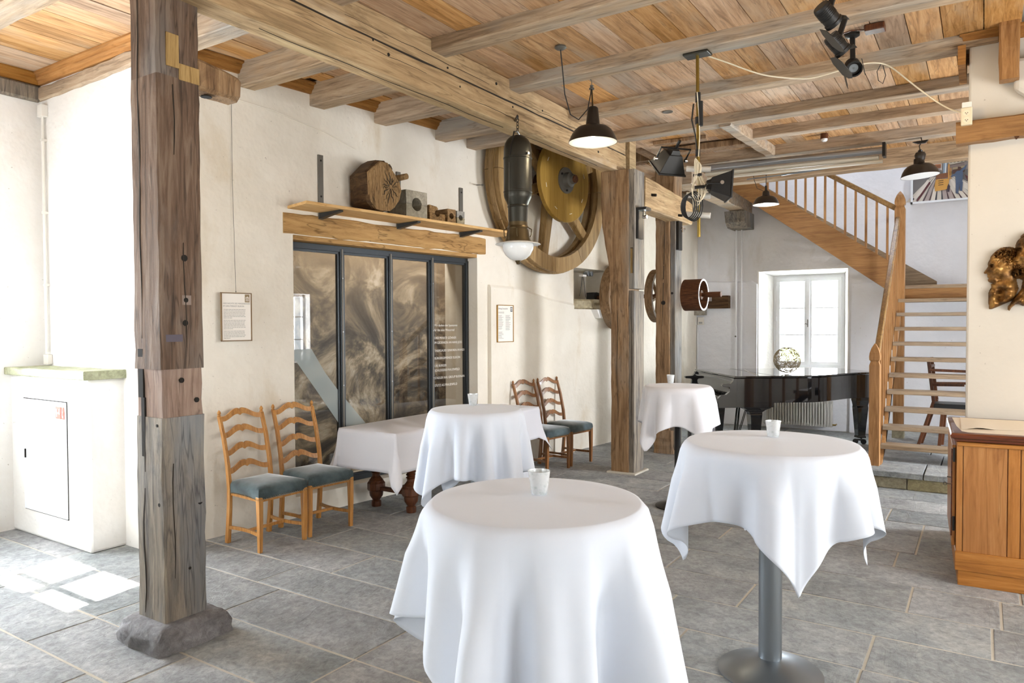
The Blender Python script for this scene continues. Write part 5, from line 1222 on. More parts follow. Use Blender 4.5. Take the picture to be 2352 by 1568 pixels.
# ------------------------------------------------------------------ painting on the stairwell wall
pt = thing('painting', 'white framed painting of a yellow forklift and a man in blue, above the stairs', 'painting', (-.3, 11.95, 3.4))
px0, px1, pz0, pz1 = -.885, .10, 3.37, 4.25
m = MB()
for q in ((px0, px1, pz0, pz0+.028), (px0, px1, pz1-.028, pz1), (px0, px0+.028, pz0, pz1), (px1-.028, px1, pz0, pz1)): m.box(q[0], q[1], 11.90, 11.975, q[2], q[3])
m.build('frame', 'white_paint', pt, bevel=.002)
m = MB(); m.box(px0+.02, px1-.02, 11.93, 11.97, pz0+.02, pz1-.02); cv = m.build('canvas', plain('paint_ground', rgb('8d857f'), .7), pt)
pc = {}
def pcol(h):
    if h not in pc: pc[h] = plain('pigment', rgb(h), .7)
    return pc[h]
lay = [11.929]
def dab(pts, col, name='paint_shape'):
    # coordinates 0..1 across and up the visible canvas
    lay[0] -= .00025; m = MB(); U_ = lambda u: px0+.03+u*.78; Z_ = lambda v: pz0+.03+v*.72
    m.ring_loft([[Vector((U_(u), lay[0], Z_(v))) for u, v in pts], [Vector((U_(u), lay[0]+.0008, Z_(v))) for u, v in pts]]); return m.build(name, pcol(col), cv)
random.seed(6)
dab([(0, 0), (1.15, 0), (1.15, .55), (0, .55)], '6e6a68')
for k in range(13):
    a = k/12; x0 = a*1.2-.12; xt = .42+(a-.4)*.35; w = .045
    dab([(x0, 0), (x0+w*1.5, 0), ((x0+w+xt)/2+.02, .26), (xt+w*.5, .46), (xt, .46), ((x0+xt)/2-.015, .22)], random.choice(('c9c1b4', 'b7b2ac', 'd6cdc0', 'a89a94')))
    dab([(x0+w*1.6, 0), (x0+w*2.0, 0), (xt+w*.8, .45), (xt+w*.65, .45)], random.choice(('4b3136', '3a3c44', '57403c')))
dab([(.0, .08), (.05, .04), (.27, .38), (.23, .42)], 'd3cbc0'); dab([(.05, .02), (.09, .02), (.28, .34), (.26, .38)], '5a2f33')
dab([(0, .5), (.3, .5), (.34, .8), (0, .85)], '5d5560'); dab([(.3, .55), (.45, .58), (.45, .9), (.3, .88)], 'c4bfb9'); dab([(.32, .62), (.44, .62), (.44, .7), (.32, .7)], 'a86b3f')
for k in range(5): dab([(.33+k*.022, .56), (.34+k*.022, .56), (.34+k*.022, .68), (.33+k*.022, .68)], '4a2f28')
dab([(.47, .5), (.53, .5), (.55, 1.0), (.49, 1.0)], '8596a3'); dab([(.50, .5), (.515, .5), (.53, 1.0), (.515, 1.0)], 'd5d7d6')
dab([(.56, .66), (.86, .70), (.86, .82), (.70, .96), (.56, .84)], 'b5ab98'); dab([(.54, .82), (.70, 1.0), (.72, 1.0), (.90, .82), (.88, .80), (.71, .94), (.56, .80)], '2e2b33')
dab([(.66, .84), (.71, .84), (.71, .90), (.66, .90)], '2c2c2c')
for k in range(5): dab([(.58+k*.055, .70), (.61+k*.055, .70), (.61+k*.055, .755), (.58+k*.055, .755)], '24322c')
dab([(.85, .5), (1.15, .5), (1.15, .95), (.9, .8)], '6b4038'); dab([(.52, .52), (.80, .57), (.80, .68), (.53, .64)], '7a6a62')
dab([(.35, .17), (.53, .19), (.56, .26), (.57, .40), (.36, .40), (.34, .27)], 'c29146'); dab([(.36, .40), (.56, .42), (.58, .52), (.37, .50)], '7a4d30')
for k in range(3): dab([(.40, .28+k*.04), (.48, .285+k*.04), (.48, .298+k*.04), (.40, .293+k*.04)], '3a2a18')
dab([(.55, .38), (.575, .38), (.575, .68), (.55, .68)], 'c08a45'); dab([(.585, .38), (.60, .38), (.60, .60), (.585, .60)], 'c08a45')
dab([(.54, .14), (.57, .14), (.585, .24), (.56, .30), (.54, .24)], '3b2f38')
dab([(.62, .55), (.82, .58), (.80, .62), (.62, .60)], '9b8d6e'); dab([(.62, .48), (.80, .50), (.80, .58), (.62, .56)], '54392e')
dab([(.67, .28), (.77, .30), (.78, .50), (.72, .56), (.66, .50)], '4c5a70'); dab([(.74, .48), (.82, .56), (.84, .64), (.80, .60), (.74, .54)], '4c5a70'); dab([(.59, .42), (.68, .44), (.68, .49), (.60, .45)], '4c5a70')
dab([(.67, .10), (.71, .08), (.73, .30), (.67, .30)], '46536a'); dab([(.73, .14), (.77, .13), (.78, .31), (.73, .31)], '46536a'); dab([(.695, .53), (.74, .53), (.75, .60), (.70, .61)], '4a2f25')
dab([(.80, .45), (.86, .40), (1.0, .12), (.93, .10)], '5a3434')

# ================================================================== CABINET
cb = thing('pine_cabinet', 'pine cabinet with dark moulded top at the right edge', 'cabinet', (-.13, 5.36, 0), None, R(3.6))
def cbx(m, a): return m.box(*a)
W_, D_, H_ = 1.15, .855, .905
m = MB(); m.box(0, W_, .012, D_, .20, H_); body = m.build('carcass', 'pine', cb, world=False)
m = MB(); m.box(-.004, W_, -.012, D_, .095, .215); m.build('base_board', 'pine_x', cb, bevel=.004, world=False)
m = MB(); m.box(.012, W_, -.004, D_, .0, .095); m.build('base_board', 'pine_x', cb, bevel=.004, world=False)
for a, b in ((.0, .035), (.037, .268), (.272, .335), (.338, .55), (.554, .80), (.804, 1.15)):
    m = MB(); m.box(a+.001, b-.001, 0, .014, .215, H_); m.build('panel_board', 'pine', cb, bevel=.002, world=False)
m = MB(); m.box(.0, W_, -.012, .01, H_-.02, H_+.005); m.build('top_moulding', 'pine_x', cb, bevel=.006, world=False)
rings = []
for z, o_ in ((.908, -.006), (.918, .012), (.930, .016), (.938, .030), (.955, .034), (.966, .028), (.972, .012)):
    rings.append([Vector((-o_-.0, -o_, z)), Vector((W_+o_, -o_, z)), Vector((W_+o_, D_+.0, z)), Vector((-o_, D_, z))])
m = MB(); m.ring_loft(rings); m.build('top', 'mahogany', cb, True, world=False, angle=25)
for y0_, y1_ in ((.03, .43), (.45, .85)):
    m = MB(); m.box(-.022, -.002, y0_, y1_, .24, .885); dr = m.build('door', 'pine', cb, bevel=.004, world=False)
m = MB(); m.box(-.028, -.018, .03, .05, .30, .86); m.build('corner_bead', 'mahogany', dr, bevel=.003, world=False)
m = MB(); m.tube([(-.022, .20, .60), (-.05, .20, .60)], .003, 6); m.tube([Vector((-.056, .20, .60))+Vector((math.cos(a)*.009, 0, math.sin(a)*.011)) for a in [k*2*PI/14 for k in range(14)]], .0022, 6, closed=True); m.tube([(-.022, .20, .645), (-.045, .20, .647)], .004, 6)
ky = m.build('key', 'steel_dark', dr, True, world=False)
for z in (.34, .78): m = MB(); m.lathe([(0, 0), (.007, 0), (.007, .09), (0, .09)], (-.012, .012, z), n=10); m.build('hinge', 'black_metal', cb, world=False)
# brown-white paper sheets on the cabinet
pp = thing('table_paper', 'cream paper sheets spread on the pine cabinet top', 'paper', (-.08, 5.4, .973))
mat_rot = Matrix.Translation((-.13, 5.36, 0)) @ Matrix.Rotation(R(3.6), 4, 'Z')
def sheet(pts, z, name='sheet'):
    m = MB(); V = [mat_rot @ Vector((a, b, z+c)) for a, b, c in pts]; vs2 = [m.bm.verts.new(v) for v in V]; m.bm.faces.new(vs2); o = m.build(name, 'paper_cloth', pp); s = o.modifiers.new('s', 'SOLIDIFY'); s.thickness = .001; return o
sheet([(.03, .05, 0), (.06, .01, 0), (W_-.02, .01, 0), (W_-.02, .80, 0), (.0, .80, 0), (.01, .3, 0)], .9735)
m = MB(); N = 16; rings = []
for k in range(N+1):
    f = k/N; a = .03+f*.28; rise = .012*math.exp(-((f-.35)/.22)**2)
    rings.append([mat_rot @ Vector((a, .12+.10*f, .9755+rise)), mat_rot @ Vector((a+.02, .80-.05*f, .9755)), mat_rot @ Vector((a+.02, .80-.05*f, .9765)), mat_rot @ Vector((a, .12+.10*f, .9765+rise))])
for k in range(1, 6): a = .31+k*.16; rings.append([mat_rot @ Vector((a, .22+.02*k, .9755)), mat_rot @ Vector((a, .74, .9755)), mat_rot @ Vector((a, .74, .9765)), mat_rot @ Vector((a, .22+.02*k, .9765))])
m.ring_loft(rings).build('folded_sheet', 'paper_cloth', pp, True)
# ================================================================== BRONZE RELIEF
rl = thing('bronze_relief', 'bronze relief of men in profile on the white pillar', 'relief', (.12, 6.29, 1.7))
def pxw(u, v): x = 2200+u/6.53; y = 500+v/6.53; return (.007+(x-2262)*.00258, 2.037-(y-630)*.00305)
def inside(p, poly):
    x, z = p; c = False; n = len(poly)
    for i in range(n):
        (x1, z1), (x2, z2) = poly[i], poly[i-1]
        if (z1 > z) != (z2 > z) and x < (x2-x1)*(z-z1)/(z2-z1)+x1: c = not c
    return c
def segd(p, a, b):
    ax, az = a; bx, bz = b; px, pz = p; dx, dz = bx-ax, bz-az; t = max(0, min(1, ((px-ax)*dx+(pz-az)*dz)/(dx*dx+dz*dz+1e-12))); return math.hypot(px-ax-t*dx, pz-az-t*dz)
from mathutils import noise as mn
def relief(name, poly_uv, feats, depth, y0, step=.0042, hair=None):
    poly = [pxw(u, v) for u, v in poly_uv]; F = [(pxw(u, v), r/6.53*.0028, h) for u, v, r, h in feats]
    LN = hair or []
    xs = [p[0] for p in poly]; zs = [p[1] for p in poly]; m = MB(); grid = {}
    nx = int((max(xs)-min(xs))/step)+2; nz = int((max(zs)-min(zs))/step)+2
    def vert(i, j):
        if (i, j) in grid: return grid[i, j]
        x, z = min(xs)+i*step, min(zs)+j*step; ds = [(segd((x, z), poly[k-1], poly[k]), k) for k in range(len(poly))]; d, kk = min(ds)
        if not inside((x, z), poly):
            a, b = poly[kk-1], poly[kk]; dx, dz = b[0]-a[0], b[1]-a[1]; t = max(0, min(1, ((x-a[0])*dx+(z-a[1])*dz)/(dx*dx+dz*dz+1e-12))); x, z, d = a[0]+dx*t, a[1]+dz*t, 0
        h = depth*(1-math.exp(-d/.016))
        for (fx, fz), r, hh in F: q = ((x-fx)**2+(z-fz)**2)/(r*r); h += 1.7*hh*math.exp(-q)
        for (hu, hv, hr, ha) in LN:
            cx, cz = pxw(hu, hv); q = math.hypot(x-cx, z-cz)/(hr/6.53*.0028)
            if q < 1: h += 1.5*ha*(1-q*q)*(mn.noise(Vector((x*95, z*95, 1.3)))+.7*mn.noise(Vector((x*190, z*190, 4.1))))
        if d > 0: h += .002*mn.noise(Vector((x*60, z*60, 0)))
        h = h if d > 0 else .004
        grid[i, j] = (m.bm.verts.new((x, y0-max(h, .003), z)), m.bm.verts.new((x, y0, z))); return grid[i, j]
    for i in range(nx):
        for j in range(nz):
            cx, cz = min(xs)+(i+.5)*step, min(zs)+(j+.5)*step
            if inside((cx, cz), poly):
                q = [vert(i, j), vert(i+1, j), vert(i+1, j+1), vert(i, j+1)]
                m.bm.faces.new([a[0] for a in q]); 
                for f_ in [[a[1] for a in q][::-1]]: m.bm.faces.new(f_)
    # close the rim
    be = [e for e in m.bm.edges if len(e.link_faces) == 1]; done = set()
    fr_ = {a: b for a, b in grid.values()}
    for e in be:
        a, b = e.verts
        if a in fr_ and b in fr_: m.bm.faces.new((a, b, fr_[b], fr_[a]))
    o = m.build(name, 'bronze', rl, True, angle=70); return o
head1 = [(398, 880), (402, 862), (432, 822), (466, 775), (455, 745), (470, 700), (495, 655), (500, 625), (555, 565), (600, 530), (650, 500), (700, 490), (770, 487), (840, 498), (900, 540), (900, 800), (880, 900), (905, 1040), (930, 1130), (880, 1260), (820, 1320), (740, 1355), (600, 1415), (530, 1442), (487, 1440), (472, 1330), (470, 1200), (485, 1150), (520, 1095), (505, 1055), (540, 1042), (500, 1030), (468, 1015), (462, 985), (470, 962), (452, 945), (455, 925), (446, 905), (462, 890), (430, 890), (412, 892)]
relief('portrait', head1, [(520, 780, 22, -.016), (510, 735, 26, .010), (505, 790, 12, .007), (540, 870, 30, .008), (480, 850, 26, .004), (600, 820, 60, .012), (765, 800, 30, .012), (765, 805, 13, -.010), (690, 900, 70, .006), (640, 990, 40, -.012), (560, 1000, 30, .004), (470, 925, 12, .004),
    (650, 1180, 45, -.022), (640, 1280, 60, -.024), (780, 1100, 70, .018), (560, 1200, 50, .010), (800, 1250, 60, .016), (700, 1340, 50, .008)], .045, 6.296,
    hair=[(700, 600, 190, .014), (850, 650, 150, .014), (600, 590, 90, .010), (530, 1150, 70, .008)])
head2 = [(820, 700), (835, 730), (800, 742), (842, 690), (860, 640), (885, 600), (880, 550), (865, 520), (870, 480), (882, 440), (905, 400), (940, 370), (945, 335), (985, 300), (1050, 285), (1150, 275), (1280, 300), (1380, 380), (1430, 520), (1420, 760), (1440, 980), (1500, 1250), (1460, 1400), (1250, 1440), (1100, 1400), (990, 1402), (930, 1370), (880, 1378), (830, 1420), (795, 1472), (765, 1455), (770, 1400), (850, 1290), (960, 1150), (985, 1010), (930, 985), (870, 985), (825, 965), (812, 900), (825, 850), (812, 790), (800, 760)]
relief('portrait', head2, [(920, 550, 26, -.016), (905, 520, 26, .010), (925, 590, 26, .008), (960, 650, 60, .010), (870, 705, 36, .014), (1050, 700, 70, .012), (1200, 660, 36, .012), (1000, 1060, 40, -.014), (900, 1330, 60, .012), (1000, 1240, 60, -.016), (1200, 1200, 140, .014)], .06, 6.292,
    hair=[(880, 860, 130, .016), (960, 900, 120, .014), (1150, 420, 260, .012), (860, 700, 60, .008), (900, 1350, 110, .010)])
# ================================================================== LAMPS
def shade(par, c, s=1.0, mat='enamel_black', neck=.28, tilt=None):
    r = .2*s; prof = [(r, 0), (r*.985, .012*s), (r*.90, .055*s), (r*.78, .095*s), (r*.62, .122*s), (r*.40, .136*s), (.058*s, .142*s), (.052*s, .20*s), (.044*s, neck*s), (.030*s, neck*s+.012), (0, neck*s+.014)]
    m = MB(); m.lathe(prof, (0, 0, 0), n=44, cap=False)
    T = Matrix.Translation(Vector(c)-wloc(par)) @ (tilt or Matrix.Identity(4))
    o = m.build('lamp_shade', mat, par, True, world=False, angle=50); o.data.transform(T)
    m = MB(); m.lathe([(r*.985, .001), (r*.965, .012*s), (r*.88, .054*s), (r*.76, .092*s), (r*.6, .118*s), (r*.38, .130*s), (.02, .134*s)], (0, 0, 0), n=44, cap=True)
    l = m.build('lamp_lining', 'enamel_white', par, True, world=False, angle=50); l.data.transform(T); l['label'] = 'white enamelled inside'
    return T
def point(name, loc, e, col, r=.03):
    l = bpy.data.lights.new(name, 'POINT'); l.energy = e; l.color = col; l.shadow_soft_size = r; o = bpy.data.objects.new(name, l); COL.objects.link(o); o.location = loc; return o
LA = thing('pendant_lamp', 'black enamel pendant lamp hanging from the joist in the middle of the room', 'lamp', (-2.70, 5.38, 3.155), 'black enamel pendant lamps')
shade(LA, (-2.70, 5.38, 3.155), 1.0)
m = MB(); m.tube([(-2.70, 5.38, 3.43), (-2.71, 5.38, 3.60)], .007, 8); m.build('rod', 'lantern_brass', LA, True)
m = MB(); m.lathe([(0, 3.585), (.022, 3.59), (.022, 3.60), (.01, 3.61), (.018, 3.62), (0, 3.63)], (-2.71, 5.38, 0), n=12); m.tube([(-2.71, 5.38, 3.61), (-2.705, 5.37, 3.65), (-2.72, 5.36, 3.69)], .0035, 6); m.build('hook', 'steel_dark', LA, True)
m = MB(); m.lathe([(0, ZC), (.042, ZC), (.046, ZC-.012), (.03, ZC-.024), (0, ZC-.026)], (-2.69, 4.82, 0), n=24); m.build('canopy', 'steel_dark', LA, True)
m = MB(); m.tube([(-2.69, 4.82, 3.74), (-2.70, 4.87, 3.60), (-2.72, 4.94, 3.44), (-2.73, 5.05, 3.31), (-2.71, 5.15, 3.29), (-2.69, 5.27, 3.40), (-2.70, 5.34, 3.54), (-2.71, 5.375, 3.60)], .0045, 7); m.build('cable', 'cable_black', LA, True)
m = MB(); m.lathe([(0, 3.17), (.03, 3.185), (.034, 3.21), (.025, 3.25), (.02, 3.28)], (-2.70, 5.38, 0), n=16); m.build('bulb', 'bulb_warm', LA, True)
point('pendant_light', (-2.70, 5.38, 3.14), 10, (1, .85, .62))
LB = thing('pendant_lamp', 'small lit black pendant lamp before the stringer of the stairs', 'lamp', (-2.30, 9.45, 3.155), 'black enamel pendant lamps')
shade(LB, (-2.31, 9.45, 3.16), .80, neck=.21)
m = MB(); m.tube([(-2.31, 9.45, 3.32), (-2.31, 9.45, 3.40)], .014, 8); m.tube([(-2.31, 9.45, 3.40), (-2.31, 9.46, 3.60)], .004, 6); m.build('rod', 'black_metal', LB, True)
m = MB(); m.tube([(-2.33, 9.45, 3.33), (-2.42, 9.45, 3.38), (-2.46, 9.45, 3.50), (-2.48, 9.46, 3.60)], .0035, 6); m.build('cable', 'cable_black', LB, True)
m = MB(); m.lathe([(0, 3.168), (.026, 3.18), (.03, 3.2), (.02, 3.24)], (-2.31, 9.45, 0), n=14); m.build('bulb', 'bulb_warm', LB, True)
point('pendant_light_rear', (-2.31, 9.45, 3.14), 8, (1, .82, .58))
LC = thing('pendant_lamp', 'black enamel lamp with tilted shade hanging in front of the painting', 'lamp', (-.575, 8.9, 3.22), 'black enamel pendant lamps')
shade(LC, (-.575, 8.9, 3.23), .93, neck=.20, tilt=Matrix.Rotation(R(-4), 4, 'Y'))
m = MB(); m.lathe([(.044, 3.40), (.05, 3.43), (.055, 3.455), (.045, 3.48), (.02, 3.49), (.025, 3.5), (0, 3.52)], (-.575, 8.9, 0), n=18); m.tube([(-.575, 8.9, 3.5), (-.585, 8.9, 3.55), (-.56, 8.9, 3.60), (-.575, 8.9, 3.66)], .006, 6); m.build('hook_joint', 'enamel_black', LC, True)
m = MB(); m.prism([(-.65, 3.60), (-.50, 3.605), (-.53, 3.575), (-.60, 3.575)], 8.88, 8.92, 'y'); m.build('ceiling_hook', 'black_metal', LC)
# industrial lantern
LX, LY = -3.275, 5.13
ln = thing('lantern', 'tall grey metal cylinder lantern with white glass bowl hung on the girder', 'lamp', (LX, LY, 2.18))
def lath(prof, name, mat, n=36, ang=35): m = MB(); m.lathe(prof, (LX, LY, 0), n=n); return m.build(name, mat, ln, True, angle=ang)
lath([(0, 3.245), (.03, 3.243), (.06, 3.232), (.09, 3.205), (.108, 3.17), (.117, 3.12), (.117, 3.06), (.122, 3.056), (.122, 3.046), (.118, 3.042), (.118, 2.78), (.121, 2.776), (.121, 2.766), (.118, 2.762), (.118, 2.745), (.112, 2.72), (.095, 2.685), (.085, 2.66), (.088, 2.655), (.088, 2.645), (.084, 2.64), (.080, 2.50), (.0, 2.50)], 'housing', 'lantern_metal')
lath([(0, 2.52), (.081, 2.52), (.082, 2.49), (.090, 2.48), (.092, 2.468), (.088, 2.46), (.092, 2.44), (.098, 2.39), (.104, 2.378), (.106, 2.366), (.108, 2.355), (0, 2.355)], 'collar', 'lantern_brass')
lath([(0, 2.358), (.115, 2.356), (.185, 2.340), (.192, 2.334), (.186, 2.332), (.11, 2.345), (0, 2.346)], 'plate', 'white_paint')
gb = lath([(.125, 2.342), (.132, 2.325), (.128, 2.29), (.105, 2.245), (.07, 2.215), (.03, 2.20), (0, 2.198)], 'glass_bowl', 'opal')
lath([(0, 2.205), (.024, 2.203), (.022, 2.19), (.014, 2.178), (.015, 2.17), (0, 2.165)], 'finial', 'lantern_brass', 16)
for a in (.3, 2.0, 3.6, 5.2):
    u, v = math.cos(a), math.sin(a); m = MB(); m.tube([(LX+u*.093, LY+v*.093, 2.47), (LX+u*.118, LY+v*.118, 2.455), (LX+u*.116, LY+v*.116, 2.41), (LX+u*.104, LY+v*.104, 2.39)], .005, 6); m.build('clip', 'lantern_brass', ln, True)
m = MB(); m.tube([(LX+.0, LY-.122, 3.05), (LX+.03, LY-.1, 3.25), (LX, LY, 3.275), (LX-.03, LY+.1, 3.25), (LX, LY+.122, 3.05)], .006, 6); m.tube([(LX+.02, LY+.13, 3.16), (LX+.01, LY+.135, 2.98)], .010, 6); m.build('bail', 'black_metal', ln, True)
m = MB(); m.tube([(LX+.118, LY-.03, 3.075), (LX+.13, LY-.033, 3.075)], .011, 10); m.build('screw', 'chrome', ln, True)
m = MB()
for k in range(5):
    zc = 3.285+k*.028; m.tube([(LX+math.cos(a)*.009*(1 if k % 2 else .2), LY+math.cos(a)*.009*(.2 if k % 2 else 1), zc+math.sin(a)*.018) for a in [q*2*PI/10 for q in range(10)]], .003, 5, closed=True)
m.tube([(LX, LY, 3.40), (-3.35, LY+.10, 3.425), (-3.40, LY+.16, 3.42)], .010, 8); m.build('chain', 'black_metal', ln, True)
for s in (-1, 1): m = MB(); m.tube([(LX, LY+s*.14, 2.345), (LX, LY+s*.13, 3.0)], .0012, 4); m.build('stay_wire', 'steel_dark', ln)
# stage pole with floodlights
sp = thing('stage_pole', 'brass pole under the joist carrying two black floodlights and coiled cables', 'light stand', (-1.79, 5.3, 2.31))
m = MB(); m.tube([(-1.795, 5.3, 3.66), (-1.78, 5.3, 2.31)], .0125, 12); m.build('pole', 'brass', sp, True, angle=50)
m = MB(); m.box(-1.89, -1.70, 5.24, 5.36, 3.652, 3.67); m.build('mounting_plate', 'lantern_metal', sp, bevel=.006)
m = MB(); m.tube([(-1.79, 5.3, 3.38), (-1.79, 5.3, 3.31)], .02, 8); m.tube([(-1.765, 5.29, 3.31), (-1.765, 5.29, 3.13)], .017, 8); m.tube([(-1.79, 5.3, 3.20), (-1.79, 5.3, 3.15)], .021, 8); m.tube([(-1.79, 5.3, 2.96), (-1.79, 5.3, 2.91)], .018, 8); m.tube([(-1.82, 5.29, 3.30), (-1.83, 5.28, 3.18), (-1.80, 5.28, 3.05), (-1.79, 5.28, 2.95)], .006, 6); m.build('cable_wrap', 'cable_black', sp, True)
for z in (2.815, 2.62, 2.475): m = MB(); m.tube([(-1.87, 5.285, z+.01), (-1.70, 5.315, z-.01)], .022, 12); m.build('clamp_tube', 'white_plastic', sp, True, angle=50)
def flood(loc, rot, lab):
    root = thing('floodlight', lab, 'floodlight', loc, 'floodlights on the brass pole'); root.rotation_euler = rot
    m = MB(); m.ring_loft([[Vector((x, -.06, z)) for x, z in ((-.055, -.05), (.055, -.05), (.055, .05), (-.055, .05))], [Vector((x, .07, z)) for x, z in ((-.11, -.095), (.11, -.095), (.11, .095), (-.11, .095))]]); m.build('housing', 'barn', root, bevel=.004, world=False)
    m = MB(); m.box(-.118, .118, .07, .082, -.102, .102); rm = m.build('front_frame', 'barn', root, bevel=.003, world=False)
    m = MB(); m.box(-.10, .10, .0815, .084, -.085, .085); m.build('glass', 'chrome', rm, world=False)
    m = MB(); m.ring_loft([[Vector((x, -.09, z)) for x, z in ((-.03, -.03), (.03, -.03), (.03, .03), (-.03, .03))], [Vector((x, -.06, z)) for x, z in ((-.04, -.04), (.04, -.04), (.04, .04), (-.04, .04))]]); m.build('terminal_box', 'black_metal', root, world=False)
    m = MB(); m.tube([(-.125, 0, 0), (-.125, -.10, -.01), (.125, -.10, -.01), (.125, 0, 0)], .008, 6); m.tube([(0, -.10, -.01), (0, -.17, -.02)], .012, 8); m.build('yoke', 'black_metal', root, world=False)
    for q in (-1, 1): m = MB(); m.tube([(q*.12, 0, 0), (q*.14, 0, 0)], .014, 10); m.build('knob', 'chrome', root, True, world=False)
    return root
flood((-1.99, 5.27, 2.905), (R(-48), R(0), R(52)), 'black floodlight aimed down left, upper one on the brass pole')
flood((-1.635, 5.3, 2.675), (R(-4), R(0), R(-62)), 'black floodlight facing right, lower one on the brass pole')
cw = thing('cable_bundle', 'white cable looped in a hanging bundle on the brass pole', 'cable', (-1.77, 5.25, 2.5))
def smooth(pts, n=3):
    P_ = [Vector(p) for p in pts]
    for _ in range(n):
        Q = [P_[0]]
        for a, b in zip(P_, P_[1:]): Q += [a.lerp(b, .25), a.lerp(b, .75)]
        Q.append(P_[-1]); P_ = Q
    return P_
m = MB(); random.seed(9)
for k in range(8):
    w = .022+.0055*k; cx_ = -1.775+(k-3.5)*.004; zt2 = 2.885-.006*k; zb2 = 2.505+.010*k; pts = []
    for q in range(30):
        th = q*2*PI/30; z = (zt2+zb2)/2+(zt2-zb2)/2*math.cos(th); pin = min(1, abs(z-2.765)/.11); sh_ = .22+.78*pin*pin*(3-2*pin)
        if z > 2.765: sh_ *= .62
        pts.append((cx_+w*math.sin(th)*sh_, 5.245+.006*(k % 3)+.004*math.sin(th), z))
    m.tube(pts, .0036, 6, closed=True)
m.build('loops', 'cable_white', cw, True)['kind'] = 'stuff'
m = MB(); m.tube([(-1.805, 5.25, 2.762), (-1.745, 5.25, 2.762)], .012, 8); m.build('tie', 'cable_black', cw)
m = MB(); m.tube([(-1.79, 5.28, 3.38), (-1.775, 5.28, 3.2), (-1.77, 5.28, 3.05), (-1.775, 5.27, 2.9)], .004, 6); m.build('lead', 'cable_white', cw, True)
cbk = thing('black_cable_coil', 'black cable coil hanging left of the brass pole', 'cable', (-1.85, 5.25, 2.5)); m = MB()
for k in range(5):
    r = .085+.006*k; m.tube([(-1.845+.01*k+math.cos(a)*r*.62, 5.24+.004*k, 2.535+math.sin(a)*r) for a in [q*2*PI/20 for q in range(20)]], .0045, 6, closed=True)
m.build('loops', 'cable_black', cbk, True)['kind'] = 'stuff'
# ceiling spots
def spot(loc, top, aim, lab, canopy=False):
    root = thing('ceiling_spotlight', lab, 'spotlight', loc, 'black ceiling spotlights')
    L = Vector(loc); d = (Vector(aim)-L).normalized(); q = d.to_track_quat('Z', 'Y').to_matrix().to_4x4()
    m = MB(); m.lathe([(0, -.07), (.045, -.07), (.05, -.06), (.05, .05), (.056, .055), (.056, .075), (.046, .075), (.044, .04), (0, .035)], (0, 0, 0), n=28); o = m.build('head', 'barn', root, True, world=False, angle=40); o.data.transform(q)
    for k in range(6): m = MB(); m.lathe([(.0505, -.05+k*.012), (.053, -.05+k*.012), (.053, -.045+k*.012), (.0505, -.045+k*.012)], (0, 0, 0), n=20, cap=False); f = m.build('fin', 'black_metal', o, world=False); f.data.transform(q)
    m = MB(); m.lathe([(0, .038), (.03, .038), (.03, .042), (0, .042)], (0, 0, 0), n=20); g = m.build('lens', 'steel', o, True, world=False); g.data.transform(q)
    lv = q.to_3x3().inverted() @ Vector((-.84, -.35, -.35)); ang = math.atan2(lv.y, lv.x)+PI/2
    m = MB(); m.prism([(-.05, .05), (.05, .05), (.085, .10), (.085, .20), (.03, .235), (-.03, .235), (-.085, .20), (-.085, .10)], -.072, -.069, 'y'); b = m.build('barn_door', 'barn', root, world=False); b.data.transform(q @ Matrix.Rotation(ang, 4, 'Z'))
    m = MB(); m.prism([(-.055, .07), (.055, .07), (.06, .10), (-.06, .10)], .057, .060, 'y'); b = m.build('barn_door', 'barn', root, world=False); b.data.transform(q @ Matrix.Rotation(ang, 4, 'Z'))
    m = MB(); m.beam(Vector(top), L+(Vector(top)-L)*.18, .035, .02, 2, 0, .003, up=(0, 1, 0)); m.build('arm', 'barn', root)
    if canopy: m = MB(); m.lathe([(0, .02), (.05, .02), (.05, .0), (.03, -.012), (0, -.014)], tuple(top), n=24); m.build('canopy', 'barn', root, True)
    return root
spot((-.805, 4.75, 3.53), (-.73, 4.75, 3.76), (.15, 6.1, 2.3), 'black ceiling spotlight at the top edge, first of three')
spot((-.825, 5.22, 3.51), (-.78, 5.24, 3.67), (.15, 6.2, 2.2), 'black ceiling spotlight in the middle of the three')
spot((-.80, 5.75, 3.51), (-.81, 5.78, 3.74), (-.1, 3.2, 1.9), 'black ceiling spotlight with ring canopy whose lens faces the viewer', True)
def spotl(name, loc, target, e, ang, blend=.6, col=(1, .76, .46)):
    l = bpy.data.lights.new(name, 'SPOT'); l.energy = e; l.spot_size = R(ang); l.spot_blend = blend; l.color = col; l.shadow_soft_size = .04
    o = bpy.data.objects.new(name, l); COL.objects.link(o); o.location = loc; o.rotation_euler = (Vector(target)-Vector(loc)).to_track_quat('-Z', 'Y').to_euler(); return o
spotl('relief_beam', (-.76, 4.83, 3.47), (.25, 6.3, 2.5), 20, 80)
spotl('relief_beam_second', (-.77, 5.30, 3.45), (.3, 6.3, 1.9), 9, 60)
